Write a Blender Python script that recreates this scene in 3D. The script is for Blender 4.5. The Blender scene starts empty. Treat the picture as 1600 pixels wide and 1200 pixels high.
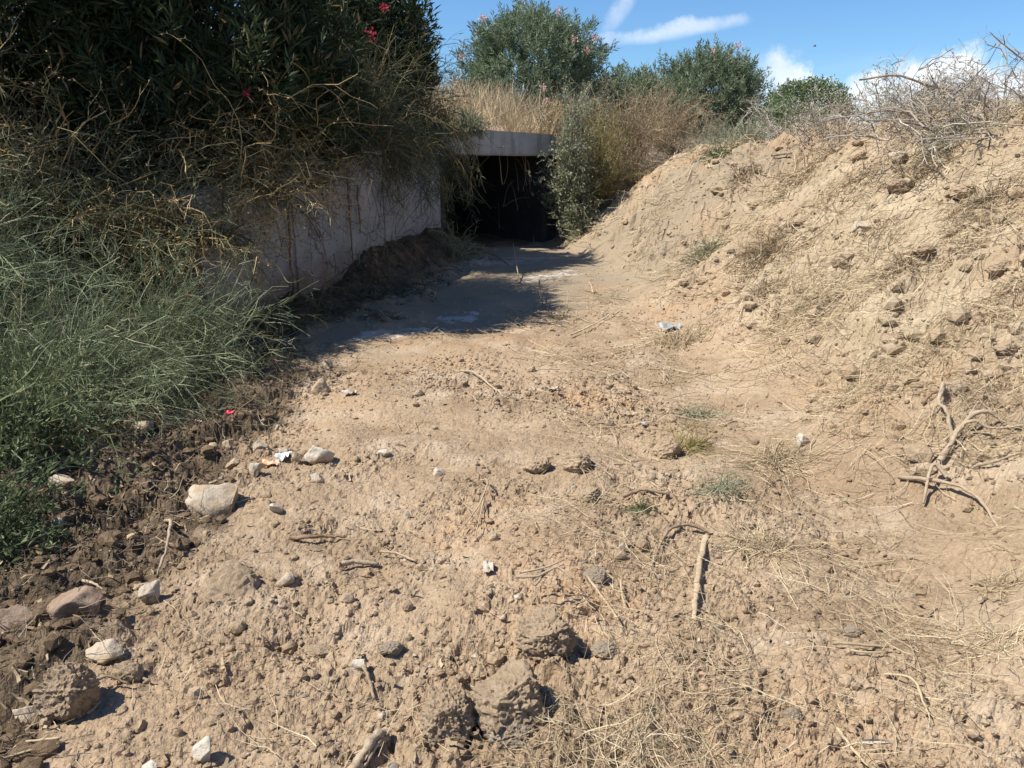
import bpy, bmesh, math
import numpy as np
from mathutils import Vector

S = bpy.context.scene
COL = S.collection
R = math.radians

# ------------------------------------------------------------------ camera, sky, sun, exposure
CAM_Z, PITCH, FPX = 1.65, 16.1, 1209.0          # eye height, degrees below level, focal length in 1600 px widths
cam_d = bpy.data.cameras.new('camera')
cam = bpy.data.objects.new('camera', cam_d)
COL.objects.link(cam)
cam.location = (0, 0, CAM_Z)
cam.rotation_euler = (R(90 - PITCH), 0, 0)
cam_d.sensor_width = 36.0
cam_d.lens = 36.0 * FPX / 1600.0
cam_d.clip_start = 0.05
cam_d.clip_end = 3000
S.camera = cam

SUN_EL, SUN_AZ = R(54), R(-102)                  # azimuth from +Y, clockwise; the sun stands to the left, a little behind the viewer
world = bpy.data.worlds.new('World')
S.world = world
world.use_nodes = True
nt = world.node_tree
nt.nodes.clear()
L = nt.links.new
wo = nt.nodes.new('ShaderNodeOutputWorld')
bg = nt.nodes.new('ShaderNodeBackground')
bg.inputs['Strength'].default_value = 0.085
sky = nt.nodes.new('ShaderNodeTexSky')
sky.sky_type = 'NISHITA'
sky.sun_disc = False
sky.sun_elevation = SUN_EL
sky.sun_rotation = SUN_AZ
sky.air_density = 1.0
sky.dust_density = 0.1
sky.ozone_density = 2.2
tcw = nt.nodes.new('ShaderNodeTexCoord')
sep = nt.nodes.new('ShaderNodeSeparateXYZ')
L(tcw.outputs['Generated'], sep.inputs[0])


def wm(op, a, b=None, clamp=False):
    n = nt.nodes.new('ShaderNodeMath')
    n.operation = op
    n.use_clamp = clamp
    for i, v in enumerate((a, b)):
        if v is None:
            continue
        if isinstance(v, (int, float)):
            n.inputs[i].default_value = v
        else:
            L(v, n.inputs[i])
    return n.outputs[0]


def wramp(v, a, b):
    n = nt.nodes.new('ShaderNodeMapRange')
    n.interpolation_type = 'SMOOTHSTEP'
    L(v, n.inputs[0])
    n.inputs[1].default_value, n.inputs[2].default_value = a, b
    return n.outputs[0]


def wnoise(scale, detail, rough, stretch=(1, 1, 1), off=(0, 0, 0)):
    m = nt.nodes.new('ShaderNodeMapping')
    m.inputs['Scale'].default_value = stretch
    m.inputs['Location'].default_value = off
    L(tcw.outputs['Generated'], m.inputs[0])
    n = nt.nodes.new('ShaderNodeTexNoise')
    n.inputs['Scale'].default_value = scale
    n.inputs['Detail'].default_value = detail
    n.inputs['Roughness'].default_value = rough
    L(m.outputs[0], n.inputs['Vector'])
    return n.outputs[0]


el = wm('ARCSINE', sep.outputs[2])
az = wm('ARCTAN2', sep.outputs[0], sep.outputs[1])
azd = wm('MULTIPLY', az, 57.2958)
eld = wm('MULTIPLY', el, 57.2958)
warp = wm('SUBTRACT', wnoise(9, 6, 0.6), 0.5)
warp2 = wm('SUBTRACT', wnoise(30, 6, 0.65, off=(3, 1, 7)), 0.5)


def streak(a0, e0, tilt, half_a, half_e, amp):
    """a wisp of high cloud about one direction of the sky"""
    da = wm('SUBTRACT', azd, a0)
    de = wm('SUBTRACT', wm('SUBTRACT', eld, e0), wm('MULTIPLY', da, tilt))
    de = wm('ADD', de, wm('MULTIPLY', warp, 1.0))
    de = wm('ADD', de, wm('MULTIPLY', warp2, 0.8))
    q = wm('ADD', wm('POWER', wm('ABSOLUTE', wm('DIVIDE', da, half_a)), 2.0),
           wm('POWER', wm('ABSOLUTE', wm('DIVIDE', de, half_e)), 2.0))
    return wm('MULTIPLY', wramp(wm('ADD', q, wm('MULTIPLY', warp2, 2.2)), 1.25, -0.35), amp)


wisps = wm('MAXIMUM', streak(10.4, 8.3, 0.085, 5.6, 0.62, 0.5), streak(7.3, 9.7, 0.9, 1.2, 1.0, 0.3))
veil = wm('MULTIPLY', wramp(wnoise(3.2, 6, 0.55, (1, 1, 4.5), (2.3, 0, .4)), 0.42, 0.72), wramp(eld, 7.0, 2.5))
veil = wm('MULTIPLY', veil, 0.8)
# heaped clouds low above the horizon, all the way round
top = wm('ADD', 5.5, wm('MULTIPLY', wm('SUBTRACT', wnoise(5.5, 2, 0.5, (1, 1, .3), (5, 2.2, 0)), 0.5), 9.0))
top = wm('ADD', top, wm('MULTIPLY', wm('SUBTRACT', wnoise(24, 6, 0.62, off=(1, 4, 2)), 0.5), 4.4))
cum = wramp(wm('SUBTRACT', top, eld), -0.35, 1.1)
cum = wm('MULTIPLY', cum, wramp(azd, 14.0, 20.0))
cloud = wm('MAXIMUM', wm('MAXIMUM', wisps, veil), wm('MULTIPLY', cum, 0.85), True)
shade = nt.nodes.new('ShaderNodeMix')
shade.data_type = 'RGBA'
L(wramp(wnoise(16, 5, 0.6, off=(7, 7, 1)), 0.35, 0.62), shade.inputs[0])
shade.inputs[6].default_value = (5.4, 6.3, 7.8, 1)
shade.inputs[7].default_value = (9.4, 9.4, 9.4, 1)
mixw = nt.nodes.new('ShaderNodeMix')
mixw.data_type = 'RGBA'
L(cloud, mixw.inputs[0])
tintw = nt.nodes.new('ShaderNodeMix')
tintw.data_type = 'RGBA'
tintw.blend_type = 'MULTIPLY'
tintw.inputs[0].default_value = 1.0
L(sky.outputs[0], tintw.inputs[6])
tintw.inputs[7].default_value = (0.60, 0.86, 1.11, 1)
L(tintw.outputs[2], mixw.inputs[6])
L(shade.outputs[2], mixw.inputs[7])
L(mixw.outputs[2], bg.inputs['Color'])
L(bg.outputs[0], wo.inputs['Surface'])

sun_d = bpy.data.lights.new('sun', 'SUN')
sun_d.energy = 5.0
sun_d.angle = R(0.53)
sun_d.color = (1.0, 0.94, 0.84)
sun = bpy.data.objects.new('sun', sun_d)
COL.objects.link(sun)
to_sun = Vector((math.sin(SUN_AZ) * math.cos(SUN_EL), math.cos(SUN_AZ) * math.cos(SUN_EL), math.sin(SUN_EL)))
sun.rotation_euler = to_sun.to_track_quat('Z', 'Y').to_euler()
sun.location = to_sun * 30

S.view_settings.view_transform = 'Standard'
S.view_settings.look = 'None'
S.view_settings.gamma = 1.0
S.view_settings.exposure = 0.66
S.view_settings.use_curve_mapping = False
S.render.engine = 'CYCLES'
S.cycles.max_bounces = 6
S.cycles.diffuse_bounces = 4
S.cycles.use_denoising = True

# ------------------------------------------------------------------ noise
U = np.uint32


def hash2(ix, iy, seed):
    with np.errstate(over='ignore'):
        n = ix.astype(np.int64).astype(U) * U(374761393) + iy.astype(np.int64).astype(U) * U(668265263) + U((seed * 1274126177) & 0xffffffff)
        n = (n ^ (n >> U(13))) * U(1274126177)
        n = (n ^ (n >> U(15))) * U(2246822519)
        n = n ^ (n >> U(16))
    return n.astype(np.float64) / 4294967296.0


def noise2(x, y, seed=0):
    ix, iy = np.floor(x), np.floor(y)
    fx, fy = x - ix, y - iy
    u, v = fx * fx * fx * (fx * (fx * 6 - 15) + 10), fy * fy * fy * (fy * (fy * 6 - 15) + 10)

    def g(a, b):
        t = hash2(ix + a, iy + b, seed) * 6.2831853
        return np.cos(t) * (fx - a) + np.sin(t) * (fy - b)
    a = g(0, 0) * (1 - u) + g(1, 0) * u
    b = g(0, 1) * (1 - u) + g(1, 1) * u
    return (a * (1 - v) + b * v) * 1.5


def fbm(x, y, octv=3, seed=0, gain=0.5):
    s, a = 0.0, 1.0
    for i in range(octv):
        s = s + a * noise2(x * 2.03 ** i + 17.3 * i, y * 2.03 ** i - 9.1 * i, seed + i)
        a *= gain
    return s


def domes(x, y, cell, seed, presence, rlo, rhi):
    """crumbs: half-round lumps of random radius, one per cell at most; value = height / cell"""
    x, y = x / cell, y / cell
    ix, iy = np.floor(x), np.floor(y)
    out = np.zeros_like(x)
    for a in (-1, 0, 1):
        for b in (-1, 0, 1):
            cx, cy = ix + a, iy + b
            px = cx + hash2(cx, cy, seed)
            py = cy + hash2(cx, cy, seed + 1)
            rr = rlo + (rhi - rlo) * hash2(cx, cy, seed + 2) ** 1.8
            on = hash2(cx, cy, seed + 3) < presence
            sx = 0.75 + 0.5 * hash2(cx, cy, seed + 4)
            th = hash2(cx, cy, seed + 5) * 3.14159
            dx, dy = x - px, y - py
            c, s = np.cos(th), np.sin(th)
            d2 = ((dx * c + dy * s) * sx) ** 2 + ((dy * c - dx * s) / sx) ** 2
            h = np.maximum(0, 1 - d2 / (rr * rr)) ** 0.8 * rr * 0.8
            e1, e2 = (dx * c + dy * s) * sx, (dy * c - dx * s) / sx
            dd = np.maximum(np.maximum(np.abs(e1), np.abs(e2)), (np.abs(e1) + np.abs(e2)) * .72)
            tl = (hash2(cx, cy, seed + 6) - .5) * 1.1
            hb = np.clip((rr - dd) * 1.15, 0, np.clip(rr * .45 + tl * e1 + (hash2(cx, cy, seed + 7) - .5) * .9 * e2, 0, rr * .7))
            h = np.where(hash2(cx, cy, seed + 8) < .68, np.maximum(hb, 0), h)
            out = np.maximum(out, np.where(on, h, 0))
    return out


def sstep(a, b, x):
    t = np.clip((x - a) / (b - a), 0, 1)
    return t * t * (3 - 2 * t)


def fbm3(p, seed=0, octv=3):
    """cheap 3-D noise from three planes"""
    return (fbm(p[:, 0] + 5.1, p[:, 1] + 2 * p[:, 2], octv, seed) + fbm(p[:, 1] - 3.7, p[:, 2] + 2 * p[:, 0], octv, seed + 11)
            + fbm(p[:, 2] + 9.2, p[:, 0] + 2 * p[:, 1], octv, seed + 23)) / 1.9


# ------------------------------------------------------------------ the lie of the land
CUL_A = np.array((-1.25, 13.8))                  # left end of the culvert face
CUL_U = np.array((0.8, 0.6))                     # along the face
CUL_N = np.array((-0.6, 0.8))                    # into the bank
OPEN0, OPEN1 = 0.12, 2.3                        # the opening, along the face


def wall_x(y):
    return -1.25 + (y - 13.8) * 0.23


def wall_top(y):
    return 1.36 + (np.clip(y, 7.0, 13.8) - 7.0) * 0.122


FY = np.array((-60, -3, 0, 3, 6, 10, 13, 15, 16, 17, 19, 24, 60.0))
FX = np.array((4.5, 2.4, 1.5, 1.25, 1.2, 1.25, 1.0, 0.62, 0.75, 1.5, 3.2, 7.0, 30.0))
CX = np.array((9.0, 6.0, 5.3, 5.2, 5.2, 4.55, 3.55, 3.1, 3.2, 3.9, 5.8, 9.0, 34.0))
HC = np.array((1.6, 2.0, 2.15, 2.25, 2.3, 2.08, 1.86, 1.72, 1.5, 1.2, 0.7, 0.3, 0.1))


def heap(x, y):
    wob = 0.28 * fbm(x * 0.35 + 3, y * 0.55, 2, 71)
    xf, xc, hc = np.interp(y, FY, FX), np.interp(y, FY, CX), np.interp(y, FY, HC)
    t = np.clip((x + wob - xf) / (xc - xf), 0, 1)
    prof = 0.30 * t * t * (3 - 2 * t) + 0.70 * t ** (1.05 + .3 * sstep(13, 6, y))
    return hc * prof, t


def smax(a, b, k=0.12):
    h = np.clip(0.5 + 0.5 * (a - b) / k, 0, 1)
    return b * (1 - h) + a * h + k * h * (1 - h)


def macro(x, y):
    x, y = np.asarray(x, float), np.asarray(y, float)
    floor = 0.13 * sstep(8.5, 15, y) + 0.05 * fbm(x * 0.35, y * 0.35, 2, 5)
    dw = x - wall_x(y)                            # > 0 in front of the wall line
    # the turned bed left of the track lies a little lower, then the ground climbs under the bushes
    lowl = -0.10 * sstep(-0.95, -1.7, x) * sstep(7.0, 5.5, y)
    mound = 0.30 * np.exp(-(np.maximum(dw - .05, 0) / 0.42) ** 2) * sstep(9.2, 11.0, y) * sstep(14.3, 13.2, y)
    mound = mound + 0.16 * np.exp(-(np.maximum(dw, 0) / 0.45) ** 2) * sstep(6, 7, y) * sstep(14.3, 13.2, y)
    base = floor + lowl + mound
    back = -dw
    near_bank = 1.8 * sstep(0.0, 2.7, back + 0.15)
    top = wall_top(y) - 0.16 + 0.9 * sstep(0.3, 3.5, back)
    wall_bank = np.where(back > 0, base + (top - base) * sstep(0.05, 0.24, back), base)
    w = sstep(6.7, 7.05, y)
    left = (base + near_bank) * (1 - w) + wall_bank * w
    # the road bank over the culvert
    qx, qy = x - CUL_A[0], y - CUL_A[1]
    u = qx * CUL_U[0] + qy * CUL_U[1]
    v = qx * CUL_N[0] + qy * CUL_N[1]
    road = 2.12 + 0.62 * sstep(0.6, 4.0, v) + 0.6 * sstep(.5, 2.5, v) * sstep(2.2, 0, u) - 0.4 * sstep(3.5, 9.0, u) - 0.002 * np.clip(v - 8, 0, 400)
    steep = sstep(0.32, 0.46, v)
    gentle = sstep(-1.7, 0.7, v)
    wr = sstep(2.65, 3.5, u)
    rise = steep * (1 - wr) + gentle * wr
    z = np.where(v > 0.3, np.maximum(left, base + (road - base) * rise), left + (road - left) * rise * wr)
    z = np.where((u < 0) & (v > 0.3), np.maximum(z, road), z)
    hp, t = heap(x, y)
    z = smax(z, hp + base * 0 + 0.02, 0.10) - 0.01
    far = np.hypot(x, y)
    return z + 0.6 * fbm(x * 0.03, y * 0.03, 2, 33) * sstep(30, 80, far)


def masks(x, y):
    n = fbm(x * 1.3, y * 1.3, 4, 41)
    dw = x - wall_x(y)
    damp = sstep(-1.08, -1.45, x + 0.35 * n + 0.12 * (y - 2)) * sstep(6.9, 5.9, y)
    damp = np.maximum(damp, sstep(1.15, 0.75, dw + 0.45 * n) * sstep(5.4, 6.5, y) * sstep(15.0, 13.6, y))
    hp, t = heap(x, y)
    bank = sstep(0.03, 0.3, t) * sstep(26, 18, y)
    u = (x - CUL_A[0]) * CUL_U[0] + (y - CUL_A[1]) * CUL_U[1]
    v = (x - CUL_A[0]) * CUL_N[0] + (y - CUL_A[1]) * CUL_N[1]
    silt = sstep(0.0, -0.5, v) * sstep(-5.8, -4.2, v + 1.2 * n) * sstep(2.6, 1.6, u + v * 0.25 + n) * sstep(0.5, 0.9, dw)
    return damp, bank, np.clip(silt, 0, 1)


def detail(x, y):
    r = np.hypot(x, y)
    damp, bank, silt = masks(x, y)
    cell = np.maximum(0.006, r * 0.0032)          # what the sheet can carry at this range
    z = 0.045 * fbm(x * 0.9, y * 0.9, 3, 1) * sstep(120, 40, r)
    patch = np.clip(0.55 + 0.95 * fbm(x * 0.8 + 4, y * 0.8, 3, 8), 0.28, 1.25)
    nearf = 0.62 + 0.38 * sstep(7.5, 3.5, r)
    rough = patch * nearf * (1 - 0.85 * silt * (1 - damp)) * (1 + 0.45 * damp) * (1 - 0.5 * bank * sstep(5, 9, r))
    z = z + damp * 0.07 * fbm(x * 2.4, y * 2.4, 4, 12, .6) * sstep(60, 30, r)
    z = z + rough * 0.040 * fbm(x * 3.1, y * 3.1, 4, 2, 0.55)
    wx, wy = x + 0.02 * noise2(x * 22, y * 22, 90), y + 0.02 * noise2(x * 22 + 7, y * 22, 91)
    z = z + rough * 0.75 * 0.17 * domes(wx, wy, 0.17, 200, 0.16, 0.12, 0.42) * sstep(0.09, 0.04, cell)
    z = z + rough * 0.72 * 0.075 * domes(wx, wy, 0.075, 300, 0.6, 0.15, 0.5) * sstep(0.05, 0.018, cell)
    z = z + rough * 1.05 * 0.034 * domes(wx, wy, 0.034, 400, 0.9, 0.15, 0.55) * sstep(0.026, 0.012, cell)
    fine_ = fbm(x * 21, y * 21, 3, 410, 0.6)
    z = z + rough * 0.013 * fine_ * sstep(0.034, 0.012, cell)
    z = z - rough * 0.020 * sstep(0.32, 0.55, fbm(x * 8 + 3, y * 8, 3, 420, 0.55)) * sstep(0.05, 0.02, cell)
    sx_, sy_ = x * .8 + y * .5, y * 1.5 - x * .6
    bk = 0.45 + 0.55 * sstep(-.2, .4, fbm(x * .9 + 2, y * .9, 3, 61))
    z = z + bank * bk * 0.30 * domes(wx + .08 * noise2(x * 3, y * 3, 92), wy, 0.30, 500, 0.5, 0.12, 0.45) * 0.15 * sstep(0.14, 0.06, cell)
    z = z + bank * bk * 0.12 * domes(wx, wy, 0.12, 600, 0.55, 0.15, 0.5) * 0.26 * sstep(0.075, 0.03, cell)
    z = z + bank * bk * 0.040 * fbm(x * 4.3, y * 4.3, 3, 62, .6)
    z = z + bank * 0.055 * fbm(sx_ * 2.2, sy_ * 2.2, 4, 63, .62) * sstep(0.16, 0.05, cell) + bank * bk * 0.022 * fbm(x * 11, y * 11, 3, 64, .6) * sstep(0.06, 0.025, cell)
    # slumped ledges and scrape marks running down the heap
    sx, sy = x * 0.75 + y * 0.28, y * 2.6 - x * 0.55
    ridge = 1 - np.abs(fbm(sx * 1.1, sy * 1.1, 4, 55, 0.55)) * 2.2
    z = z + bank * 0.03 * ridge * sstep(0.2, 0.06, cell)
    z = z + bank * 0.06 * fbm(x * 1.5, y * 1.5, 3, 66)
    led = fbm(x * 1.9 + 8, y * 1.3, 3, 77)
    z = z + bank * 0.06 * (sstep(0.02, 0.34, led) - 0.5 * sstep(0.3, 0.6, led)) * sstep(0.2, 0.08, cell)
    return z * sstep(200, 60, r) * 1.0


def height(x, y):
    x, y = np.atleast_1d(np.asarray(x, float)), np.atleast_1d(np.asarray(y, float))
    return macro(x, y) + detail(x, y)


_cp, _sp = math.cos(R(PITCH)), math.sin(R(PITCH))


def ray(px, py):
    a, b = (px - 800) / FPX, -(py - 600) / FPX
    return np.array((a, _cp + b * _sp, -_sp + b * _cp))


_T = np.concatenate([np.arange(1.2, 12, 0.02), np.arange(12, 40, 0.06)])


def spot(px, py):
    """the point of the ground that the photograph shows at this pixel"""
    d = ray(px, py)
    p = np.outer(_T, d) + (0, 0, CAM_Z)
    below = p[:, 2] < macro(p[:, 0], p[:, 1])
    i = int(np.argmax(below)) if below.any() else len(_T) - 1
    x, y = p[i, 0], p[i, 1]
    return np.array((x, y, height(x, y)[0])), _T[i]


def at_depth(px, py, Y):
    d = ray(px, py)
    return np.array((0, 0, CAM_Z)) + d * (Y / d[1])


# ------------------------------------------------------------------ mesh helpers
class Acc:
    def __init__(self):
        self.V, self.F, self.T, self.n = [], {3: [], 4: []}, [], 0

    def add(self, V, F, t=0.5):
        V = np.asarray(V, float).reshape(-1, 3)
        F = np.asarray(F, np.int64)
        self.V.append(V)
        self.F[F.shape[1]].append(F + self.n)
        self.T.append(np.broadcast_to(np.asarray(t, float).reshape(-1), (len(V),)) if np.size(t) in (1, len(V)) else t)
        self.n += len(V)
        return self

    def box(self, x0, x1, y0, y1, z0, z1, t=0.5):
        V = [(x, y, z) for z in (z0, z1) for y in (y0, y1) for x in (x0, x1)]
        return self.add(V, [(0, 2, 3, 1), (4, 5, 7, 6), (0, 1, 5, 4), (2, 6, 7, 3), (0, 4, 6, 2), (1, 3, 7, 5)], t)


def link(o, parent=None, label=None, cat=None, group=None, kind=None):
    COL.objects.link(o)
    if parent is not None:
        o.parent = parent
    if label:
        o['label'] = label
    if cat:
        o['category'] = cat
    if group:
        o['group'] = group
    if kind:
        o['kind'] = kind
    return o


def to_mesh(name, acc, mat, smooth=False, attrs=None):
    me = bpy.data.meshes.new(name)
    V = np.concatenate(acc.V)
    sizes, idx = [], []
    for k in (3, 4):
        if acc.F[k]:
            f = np.concatenate(acc.F[k])
            idx.append(f.ravel())
            sizes.append(np.full(len(f), k))
    idx, sizes = np.concatenate(idx), np.concatenate(sizes)
    me.vertices.add(len(V))
    me.vertices.foreach_set('co', V.astype(np.float32).ravel())
    me.loops.add(len(idx))
    me.loops.foreach_set('vertex_index', idx.astype(np.int32))
    me.polygons.add(len(sizes))
    me.polygons.foreach_set('loop_start', np.concatenate([[0], np.cumsum(sizes)[:-1]]).astype(np.int32))
    me.polygons.foreach_set('use_smooth', np.full(len(sizes), bool(smooth)))
    a = me.attributes.new('tint', 'FLOAT', 'POINT')
    a.data.foreach_set('value', np.concatenate(acc.T).astype(np.float32))
    for k, v in (attrs or {}).items():
        a = me.attributes.new(k, 'FLOAT', 'POINT')
        a.data.foreach_set('value', np.asarray(v, np.float32))
    me.update(calc_edges=True)
    me.materials.append(mat)
    return me


def obj(name, acc, mat, parent=None, smooth=False, attrs=None, loc=None, **tags):
    o = bpy.data.objects.new(name, to_mesh(name, acc, mat, smooth, attrs))
    if loc is not None:
        o.location = loc
    return link(o, parent, **tags)


def thing(name, label, cat, loc, group=None, rz=0.0):
    o = bpy.data.objects.new(name, None)
    o.empty_display_size = 0.1
    o.location = loc
    o.rotation_euler = (0, 0, rz)
    return link(o, None, label, cat, group)


def unit(a):
    return a / np.maximum(np.linalg.norm(a, axis=-1, keepdims=True), 1e-9)


def tubes(acc, P, Rad, sides=3, t=0.5, cap=False):
    n, k, _ = P.shape
    T = np.gradient(P, axis=1)
    T = unit(T)
    ref = np.where(np.abs(T[:, :1, 2:3]) > 0.85, np.array((1., .2, 0)), np.array((0, .1, 1.)))
    N1 = unit(np.cross(T, np.broadcast_to(ref, T.shape)))
    N2 = np.cross(T, N1)
    ang = np.arange(sides) * 2 * math.pi / sides
    V = (P[:, :, None] + Rad[:, :, None, None] * (N1[:, :, None] * np.cos(ang)[None, None, :, None] + N2[:, :, None] * np.sin(ang)[None, None, :, None]))
    i = np.arange(n)[:, None, None] * k * sides + np.arange(k - 1)[None, :, None] * sides
    j = np.arange(sides)[None, None]
    j2 = (j + 1) % sides
    F = np.stack(np.broadcast_arrays(i + j, i + j2, i + sides + j2, i + sides + j), -1).reshape(-1, 4)
    t = np.broadcast_to(np.asarray(t, float).reshape(-1, 1), (n, k * sides)).ravel() if np.size(t) in (1, n) else t
    acc.add(V, F, t)
    if cap:
        for e in (0, k - 1):
            c = np.arange(n) * k * sides + e * sides
            if sides == 6:
                b = acc.n - n * k * sides
                q = np.concatenate([np.stack([c, c + 1, c + 2, c + 3], -1), np.stack([c, c + 3, c + 4, c + 5], -1)])
                acc.F[4].append(q + b)
    return acc


def blades(acc, P, W, rng, t=0.5, flat=None):
    """ribbons along polylines; W (n,k) full width"""
    n, k, _ = P.shape
    T = unit(P[:, -1] - P[:, 0])
    side = rng.normal(size=(n, 3)) if flat is None else np.cross(T, flat)
    side = unit(side - T * (side * T).sum(-1, keepdims=True))
    V = np.stack([P - side[:, None] * W[:, :, None] / 2, P + side[:, None] * W[:, :, None] / 2], 2)
    i = np.arange(n)[:, None] * k * 2 + np.arange(k - 1)[None] * 2
    F = np.stack([i, i + 1, i + 3, i + 2], -1).reshape(-1, 4)
    t = np.repeat(np.broadcast_to(np.asarray(t, float).reshape(-1), (n,)), k * 2)
    return acc.add(V, F, t)


def leaves(acc, C, D, Ln, W, rng, t=0.5, fold=0.25):
    """pointed leaves: base, two sides, tip, folded along the midrib"""
    n = len(C)
    D = unit(D)
    s = rng.normal(size=(n, 3))
    s = unit(s - D * (s * D).sum(-1, keepdims=True))
    nn = np.cross(D, s)
    Ln, W = np.broadcast_to(Ln, (n,))[:, None], np.broadcast_to(W, (n,))[:, None]
    mid = C + D * Ln * 0.45
    tip = C + D * Ln - nn * Ln * 0.08
    V = np.stack([C, mid + s * W / 2 + nn * W * fold, tip, mid - s * W / 2 + nn * W * fold], 1)
    i = np.arange(n)[:, None] * 4
    F = np.concatenate([i + np.array((0, 1, 2)), i + np.array((0, 2, 3))])
    t = np.repeat(np.broadcast_to(np.asarray(t, float).reshape(-1), (n,)), 4)
    return acc.add(V, F, t)


def grow(rng, B, D, Ln, k, droop=0.0, wob=0.15, pull=None):
    n = len(B)
    P = [B]
    d = unit(D)
    step = np.broadcast_to(np.asarray(Ln, float), (n,))[:, None] / (k - 1)
    for i in range(k - 1):
        d = d + wob * rng.normal(size=(n, 3))
        d[:, 2] -= droop * (0.5 + i / k)
        if pull is not None:
            d = d + pull
        d = unit(d)
        P.append(P[-1] + d * step)
    return np.stack(P, 1)


def sprout(rng, P, m, lo, hi, ang):
    n, k, _ = P.shape
    i = rng.integers(0, n, m)
    f = rng.uniform(lo, hi, m) * (k - 1)
    a = np.minimum(f.astype(int), k - 2)
    w = (f - a)[:, None]
    B = P[i, a] * (1 - w) + P[i, a + 1] * w
    T = unit(P[i, a + 1] - P[i, a])
    return B, unit(T + ang * rng.normal(size=(m, 3))), T, i


def taper(n, k, r0, r1, rng=None):
    w = np.linspace(1, 0, k)[None]
    r = r1 + (r0 - r1) * w
    r = np.repeat(r, n, 0)
    if rng is not None:
        r = r * (0.5 + 1.3 * rng.random((n, 1)) ** 2)
    return r


def catmull(pts, m=6):
    pts = np.asarray(pts, float)
    p = np.vstack([2 * pts[0] - pts[1], pts, 2 * pts[-1] - pts[-2]])
    out = []
    for i in range(1, len(p) - 2):
        for s in range(m):
            t = s / m
            out.append(0.5 * ((2 * p[i]) + (-p[i - 1] + p[i + 1]) * t + (2 * p[i - 1] - 5 * p[i] + 4 * p[i + 1] - p[i + 2]) * t * t
                              + (-p[i - 1] + 3 * p[i] - 3 * p[i + 1] + p[i + 2]) * t ** 3))
    out.append(p[-2])
    return np.array(out)


_ico = {}


def ico(sub):
    if sub not in _ico:
        bm = bmesh.new()
        bmesh.ops.create_icosphere(bm, subdivisions=sub, radius=1.0)
        _ico[sub] = (np.array([v.co[:] for v in bm.verts]), np.array([[v.index for v in f.verts] for f in bm.faces]))
        bm.free()
    return _ico[sub]


def rock_shape(rng, sub, kind):
    """unit-sized rock: 'stone' is broken with facets, 'clod' is a crumbly lump of earth"""
    v, f = ico(sub)
    v = v.copy()
    sd = int(rng.integers(1, 9999))
    if kind == 'stone':
        for _ in range(int(rng.integers(9, 14))):
            n = unit(rng.normal(size=3))
            d = rng.uniform(0.46, 0.82)
            v = v - n * np.maximum(0, v @ n - d)[:, None]
        v = v * (1 + 0.11 * fbm3(v * 1.6, sd, 3))[:, None]
        v = v * (1 + 0.035 * fbm3(v * 5, sd + 5, 3))[:, None]
        v = v / np.abs(v).max(0)
    else:
        for _ in range(6):
            n = unit(rng.normal(size=3))
            v = v - n * 0.95 * np.maximum(0, v @ n - rng.uniform(0.66, 0.92))[:, None]
        v = v / np.abs(v).max(0)
        v = v * (1 + 0.10 * fbm3(v * 1.4, sd, 2))[:, None]
        r = 0.11 * fbm3(v * 3.6, sd + 3, 4, ) + 0.075 * fbm3(v * 9, sd + 7, 3)
        r = r - 0.10 * np.clip(fbm3(v * 5, sd + 17, 2) - .35, 0, 1)
        cr = np.abs(fbm3(v * 2.6, sd + 13, 2))
        r = r - 0.09 * np.clip(1 - cr / 0.07, 0, 1)
        v = v * (1 + r)[:, None]
    return v, f


# ------------------------------------------------------------------ materials
def new_mat(name):
    m = bpy.data.materials.new(name)
    m.use_nodes = True
    t = m.node_tree
    for n in list(t.nodes):
        t.nodes.remove(n)
    return m, t


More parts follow.
